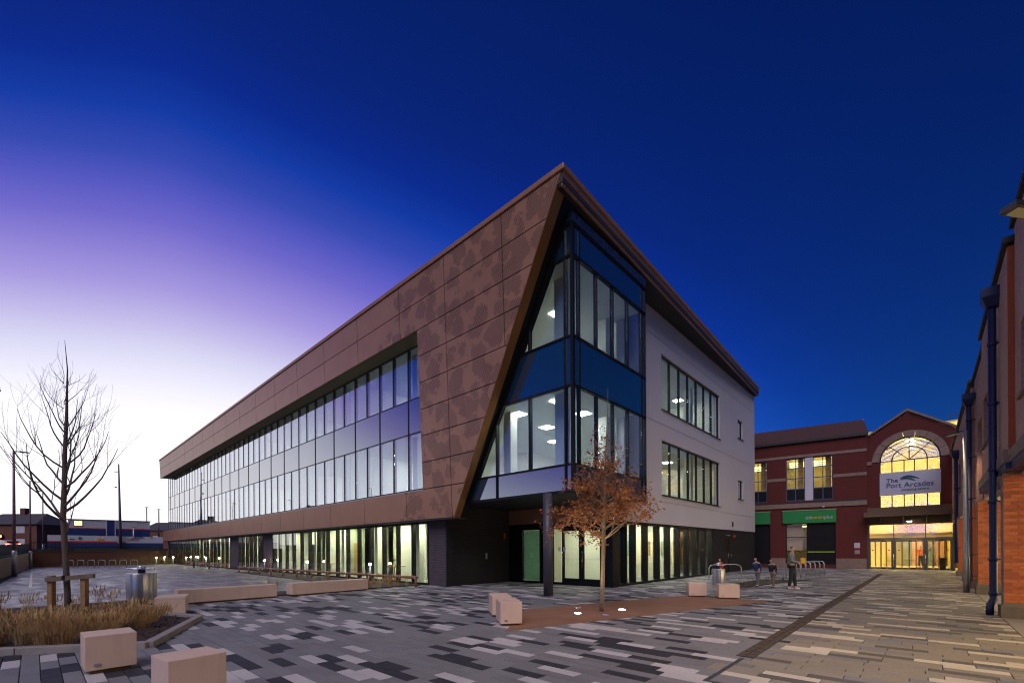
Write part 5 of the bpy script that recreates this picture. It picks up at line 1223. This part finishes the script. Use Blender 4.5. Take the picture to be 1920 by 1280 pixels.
mk('roof', cbox(MB(), -.1, Lc + .1, 5.75, 5.82, -.1, 3.1), plain('cabin_roof', (.30, .24, .18), .7), r)
mk('door', cbox(MB(), 3.7, 4.45, 3.6, 5.73, -.06, -.025), m_cabinblue, r)
for s in (3.64, 4.51): mk('door_post', cbox(MB(), s - .05, s + .05, 3.6, 5.73, -.1, -.025), m_cabinwhite, r)
w = mk('window', cbox(MB(), .52, 1.38, 4.95, 5.62, -.06, -.025), m_cabinblue, r); ORG[w.name] = ORG[r.name]; mk('lit_pane', cbox(MB(), .58, 1.32, 5.0, 5.57, -.075, -.061), emit('cabin_window_light', (1.0, .9, .45), 1.3), w)
r = root('site_hoarding', 'long white and blue site hoarding with small logos and a red stripe', 'hoarding', (*CA, 0))
for i in range(7):
    s0 = -1.65 + i * 1.58; s1 = s0 + 1.57
    mk('hoarding_panel', cbox(MB(), s0, s1, 2.95 if i < 4 else 2.72, 3.68 - (.02 * i), -2.3, -2.2), m_cabinwhite, r)
mk('blue_base', cbox(MB(), -1.65, 9.4, 2.22, 2.72, -2.31, -2.2), m_cabinblue, r); mk('red_stripe', cbox(MB(), -1.65, 4.66, 2.73, 2.94, -2.31, -2.2), m_red, r); mk('red_stripe', cbox(MB(), 5.2, 5.5, 2.74, 2.9, -2.33, -2.31), m_red, r)
mk('dark_base', cbox(MB(), -1.65, 9.4, 1.5, 2.21, -2.28, -2.2), m_earth, r)
mk('logo', cbox(MB(), .25, .68, 3.12, 3.24, -2.33, -2.31), m_bluef, r); mk('logo', cbox(MB(), 2.85, 3.4, 3.08, 3.34, -2.33, -2.31), m_yellow, r)
mk('round_logo', MB().path([(*(CA + CX * (1.2 + .14 * math.cos(a)) + CN * -2.33), 3.3 + .14 * math.sin(a)) for a in [i * 6.283 / 12 for i in range(13)]], .035, 5), m_navy, r)
for i in range(4): mk('slogan_line', cbox(MB(), 5.7 + .22 * i, 7.0 + .22 * i - (i % 2) * .4, 3.05 + .16 * i - .02, 3.12 + .16 * i - .02, -2.33, -2.31), m_red if i == 1 else m_bluef, r)
mk('tick_logo', MB().path([(*(CA + CX * 8.0 + CN * -2.33), 3.45), (*(CA + CX * 8.08 + CN * -2.33), 3.33), (*(CA + CX * 8.3 + CN * -2.33), 3.6)], .03, 5), m_teal, r)
# terrace of houses, far left
def house(c, ax, L, dp, ze, zr, lab, grp):
    ax = Vector(ax).normalized(); nn = Vector((-ax.y, ax.x)); c = Vector(c); r = root('terraced_house', lab, 'house', (c.x, c.y, 1.9), grp)
    P = lambda s, d, z: (*(c + ax * s + nn * d), z)
    B = lambda s0, s1, d0, d1, z0, z1: MB().add([P(s0, d0, z0), P(s1, d0, z0), P(s1, d1, z0), P(s0, d1, z0), P(s0, d0, z1), P(s1, d0, z1), P(s1, d1, z1), P(s0, d1, z1)], [(0, 3, 2, 1), (4, 5, 6, 7), (0, 1, 5, 4), (1, 2, 6, 5), (2, 3, 7, 6), (3, 0, 4, 7)])
    mk('wall', B(-L / 2, L / 2, -dp / 2, dp / 2, 1.9, ze), m_backbrick, r)
    h = dp / 2 + .3; e = L / 2 + .2
    mk('roof', MB().add([P(-e, -h, ze), P(e, -h, ze), P(e, h, ze), P(-e, h, ze), P(-e + 1.6, 0, zr), P(e - 1.6, 0, zr)], [(0, 1, 5, 4), (1, 2, 5), (2, 3, 4, 5), (3, 0, 4), (3, 2, 1, 0)]), m_slate, r)
    mk('chimney', B(-.4, .4, -.4, .4, zr - .3, zr + .9), m_backbrick, r)
    for s in (-L / 4, L / 4):
        for z in (2.6, 4.6):
            if z + 1.1 < ze: mk('window', B(s - .7, s + .7, -dp / 2 - .05, -dp / 2 - .01, z, z + 1.1), m_cabinwhite, r)
def at(px, py, d): v = Vector((0, 0, 1.6)) + (FW + Rc * ((px - 960) / FPX) + Uc * ((1029 - py) / FPX)) * d; return (v.x, v.y)
vx = (RT.x, RT.y)
for x, y, lab in ((-.9, 108.5, 'red brick terraced house with hipped slate roof behind the traffic'), (-8.3, 116.5, 'red brick terraced house cut off by the left edge of the picture')):
    house((x, y), vx, 10.2, 6, 6.0, 7.9, lab, 'brick terraced houses')
house((-38, 112), (1, .1), 34, 10, 10, 13, 'long brick block out beyond the left edge, mirrored in the glazing', None)
house((-70, 80), (.2, 1), 26, 10, 8.5, 11.5, 'further brick block out beyond the left edge', None)
house((27.5, 150), vx, 16, 7, 7.2, 9.5, 'distant brick house right of the cabins', None)
# cars on the raised road
def car(c, ax, col, label, van=False):
    ax = Vector(ax).normalized(); nn = Vector((-ax.y, ax.x)); c = Vector(c); r = root('parked_car' if False else 'car', label, 'car', (c.x, c.y, 1.95), 'cars on the raised road')
    P = lambda s, d, z: (*(c + ax * s + nn * d), 1.95 + z)
    H = 1.95 if van else 1.45; m_ = plain('car_paint_' + label[:6], col, .3, .2, var=.03)
    prof = [(-2.1, .3), (-2.15, .75), (-2.0, .95), (-1.75, H - .05), (.5, H), (1.15, .98), (2.05, .82), (2.15, .35)] if not van else [(-2.1, .3), (-2.15, .9), (-2.05, H - .1), (-1.8, H), (1.0, H), (1.6, 1.1), (2.1, .95), (2.15, .35)]
    mk('body', MB().extr([P(s, -.85, z) for s, z in prof], (nn.x * 1.7, nn.y * 1.7, 0)), m_, r, bevel=.06)
    mk('rear_window', MB().extr([P(-1.99, -.62, 1.0), P(-1.99, .62, 1.0), P(-1.80, .55, H - .16), P(-1.80, -.55, H - .16)], (-ax.x * .06, -ax.y * .06, 0)), m_black, r)
    for s in (-1.3, 1.3):
        for d in (-.8, .8): mk('wheel', MB().tube(P(s, d - .1, .32), P(s, d + .1, .32), .32, n=14), m_black, r)
    for d in (-.62, .62): mk('tail_light', MB().extr([P(-2.17, d - .15, .68), P(-2.17, d + .15, .68), P(-2.15, d + .15, .9), P(-2.15, d - .15, .9)], (-ax.x * .04, -ax.y * .04, 0)), m_tail, r)
fwd = (FW.x, FW.y)
car(at(42, 1015, 75), fwd, (.75, .55, .5), 'silver taxi van with red tail lights on the raised road', True)
car(at(12, 1015, 66), (-.35, .94), (.7, .66, .66), 'white car with red tail lights at the left edge', False)
car(at(75, 1015, 84), (.68, -.73), (.75, .75, .78), 'white car seen through the black railing', False)
r = None
for i, (px, py, d) in enumerate(((3, 1004, 70), (60, 1007, 72), (69, 1003, 78))):
    x, y = at(px, py, d); z = 1.6 + (1034 - py) / FPX * d
    r = root('traffic_light', 'red traffic light head on a dark post, %s of three' % ('left', 'middle', 'right')[i], 'traffic light', (x, y, 1.9), 'traffic lights on the road')
    mk('post', MB().lathe((x, y, 0), [(.05, 1.95), (.05, z - .2)], 8), m_black, r); mk('signal_head', MB().obox((x, y), vx, .17, .12, z - .75, z + .25), m_black, r)
    f = Vector((-FW.x, -FW.y)) * .16; mk('red_lamp', MB().tube((x + f.x * .7, y + f.y * .7, z), (x + f.x, y + f.y, z), .15, n=14), m_tail, r)
# far tree behind the terrace
def far_tree(c, h, w, label):
    rnd = random.Random(int(c[0] * 10)); r = root('distant_tree', label, 'tree', (c[0], c[1], 1.9), 'trees beyond the houses')
    mk('trunk', MB().path([(c[0], c[1], 1.9), (c[0], c[1], 1.9 + h * .5)], [.25, .12], 8), m_trunk, r); mb = MB()
    for i in range(1400):
        a = rnd.uniform(0, 6.283); v = rnd.uniform(-1, 1); q = rnd.random() ** .4; rr = w * q * math.sqrt(1 - v * v) * rnd.uniform(.7, 1)
        p = Vector((c[0] + rr * math.cos(a), c[1] + rr * math.sin(a), 1.9 + h * .62 + v * h * .38 * q)); u = Vector((rnd.gauss(0, 1), rnd.gauss(0, 1), rnd.gauss(0, 1))).normalized() * .22; t = u.orthogonal().normalized() * .16
        mb.add([p - u, p + t, p + u, p - t], [(0, 1, 2, 3)])
    mk('crown', mb, plain('far_leaf_%d' % int(c[0] + 99), (.06, .05, .015), .8, var=.4), r)
far_tree((at(6, 980, 96)), 7.5, 2.4, 'rounded tree above the terraced roofs at the left edge')
far_tree((-33, 92), 9, 4, 'tree beyond the left edge, mirrored in the glazing')

# ================================================================== PEOPLE
def skinmesh(name, V, E, mat, parent, sub=2):
    me = bpy.data.meshes.new(name); me.from_pydata([v[:3] for v in V], E, []); o = bpy.data.objects.new(name, me); link(o); o.parent = parent
    bm = bmesh.new(); bm.from_mesh(me); lay = bm.verts.layers.skin.verify(); bm.verts.ensure_lookup_table()
    for v, d in zip(bm.verts, V):
        v[lay].radius = (d[3], d[4] if len(d) > 4 else d[3]); v[lay].use_root = False
    bm.verts[0][lay].use_root = True; bm.to_mesh(me); bm.free()
    m1 = o.modifiers.new('skin', 'SKIN'); m1.use_smooth_shade = True; m2 = o.modifiers.new('sub', 'SUBSURF'); m2.levels = m2.render_levels = sub
    me.materials.append(mat); return o
m_skin = plain('skin', (.45, .26, .19), .6, var=.05); m_hair = plain('dark_hair', (.03, .02, .015), .7)
def person(c, face, h, top, legs, shoes, label, stride=.12, hold=None, lean=0.0, legmat=None):
    """standing figure, local +x is the facing direction"""
    r = root('person', label, 'person', (c[0], c[1], 0), 'people on the plaza'); r.rotation_euler = (0, 0, face); k = h / 1.75
    S = lambda x, y, z, a, b=None: (x * k + lean * max(0, z - .9) * k, y * k, z * k, a * k, (b or a) * k)
    kx = .10
    V = [S(0, 0, .95, .10, .13), S(0, 0, 1.15, .09, .125), S(0, 0, 1.36, .10, .15), S(.0, 0, 1.46, .055), S(.02, 0, 1.53, .05), S(.03, 0, 1.60, .078), S(.03, 0, 1.68, .075),
         S(0, .20, 1.38, .055), S(-.02 if not hold else .02, .24, 1.12, .042), S(.10 if not hold else .24, .22 if not hold else .12, .92 if not hold else 1.08, .032), S(.13 if not hold else .32, .21 if not hold else .06, .84 if not hold else 1.1, .03),
         S(0, -.20, 1.38, .055), S(-.05 if not hold else .02, -.24, 1.12, .042), S(.0 if not hold else .24, -.22 if not hold else -.12, .92 if not hold else 1.08, .032), S(.02 if not hold else .32, -.21 if not hold else -.06, .84 if not hold else 1.1, .03),
         S(0, .09, .86, .085), S(stride * .6, .09, .49, .06), S(stride, .09, .10, .042), S(stride + .13, .10, .04, .035),
         S(0, -.09, .86, .085), S(-stride * .3, -.09, .49, .06), S(-stride, -.09, .10, .042), S(-stride + .13, -.10, .04, .035)]
    E = [(0, 1), (1, 2), (2, 3), (3, 4), (4, 5), (5, 6), (2, 7), (7, 8), (8, 9), (9, 10), (2, 11), (11, 12), (12, 13), (13, 14), (0, 15), (15, 16), (16, 17), (17, 18), (0, 19), (19, 20), (20, 21), (21, 22)]
    skinmesh('body', V, E, m_skin, r)
    g = lambda i, f: (*V[i][:3], V[i][3] * f, V[i][4] * f)
    skinmesh('jacket', [(V[0][0], V[0][1], V[0][2] - .06 * k, V[0][3] * 1.28, V[0][4] * 1.2), g(1, 1.3), g(2, 1.22), g(3, 1.25), g(7, 1.3), g(8, 1.38), g(9, 1.4), g(11, 1.3), g(12, 1.38), g(13, 1.4)], [(0, 1), (1, 2), (2, 3), (2, 4), (4, 5), (5, 6), (2, 7), (7, 8), (8, 9)], top, r)
    skinmesh('trousers', [g(0, 1.16), g(15, 1.2), g(16, 1.3), g(17, 1.45), g(19, 1.2), g(20, 1.3), g(21, 1.45)], [(0, 1), (1, 2), (2, 3), (0, 4), (4, 5), (5, 6)], legs, r)
    for i in (17, 21): skinmesh('shoe', [(V[i][0] - .03 * k, V[i][1], .05 * k, .048 * k, .045 * k), (V[i][0] + .07 * k, V[i][1], .042 * k, .045 * k, .04 * k), (V[i][0] + .16 * k, V[i][1], .035 * k, .035 * k, .032 * k)], [(0, 1), (1, 2)], shoes, r)
    skinmesh('hair', [(V[6][0] - .02 * k, 0, V[6][2] + .015 * k, .085 * k, .082 * k), (V[5][0] - .045 * k, 0, V[5][2] + .02 * k, .07 * k, .076 * k)], [(0, 1)], m_hair, r)
    skinmesh('nose', [(V[5][0] + .075 * k, 0, V[5][2] + .03 * k, .012 * k), (V[5][0] + .095 * k, 0, V[5][2] + .0 * k, .014 * k)], [(0, 1)], m_skin, r, 1)
    return r, k
away = math.atan2(-FW.y, -FW.x)
mgrey = plain('grey_jacket', (.16, .19, .19), .8, var=.1); mnavy = plain('navy_coat', (.02, .035, .12), .8); mdark = plain('dark_trousers', (.015, .017, .022), .8); mkh = plain('khaki_trousers', (.16, .12, .09), .8); mgt = plain('grey_trousers', (.12, .13, .13), .8); mred = plain('red_jacket', (.45, .02, .02), .7); mwsh = plain('white_shoe', (.7, .62, .6), .6); mor = plain('orange_top', (.6, .12, .02), .7)
person((19.83, 3.75), away + .9, 1.68, mgrey, mdark, mwsh, 'person in grey jacket, dark trousers and white shoes holding a parcel', .10, True)
tag(mk('parcel', MB().obox((19.83 + .36 * math.cos(away + .9), 3.75 + .36 * math.sin(away + .9)), (math.cos(away + .9), math.sin(away + .9)), .07, .14, 1.0, 1.2), m_yellow), 'small yellow parcel held by the person in the grey jacket', 'parcel')
person((20.3, 5.05), away - 1.2, 1.22, mnavy, mgt, m_black, 'small person in navy coat walking past the dark bed', .16, lean=.25)
person((20.1, 4.45), away - 1.2, 1.16, plain('black_coat', (.02, .02, .025), .8), mkh, m_black, 'small person in black coat and khaki trousers walking past the dark bed', .16, lean=.25)
person((21.6, 6.95), away - 1.4, 1.15, mred, mdark, m_black, 'small person in red jacket passing the lit shopfront', .18)
person((XM + 4.2, .25), away, 1.72, mor, mdark, m_black, 'person in orange top standing inside the shopping centre doors', .05)
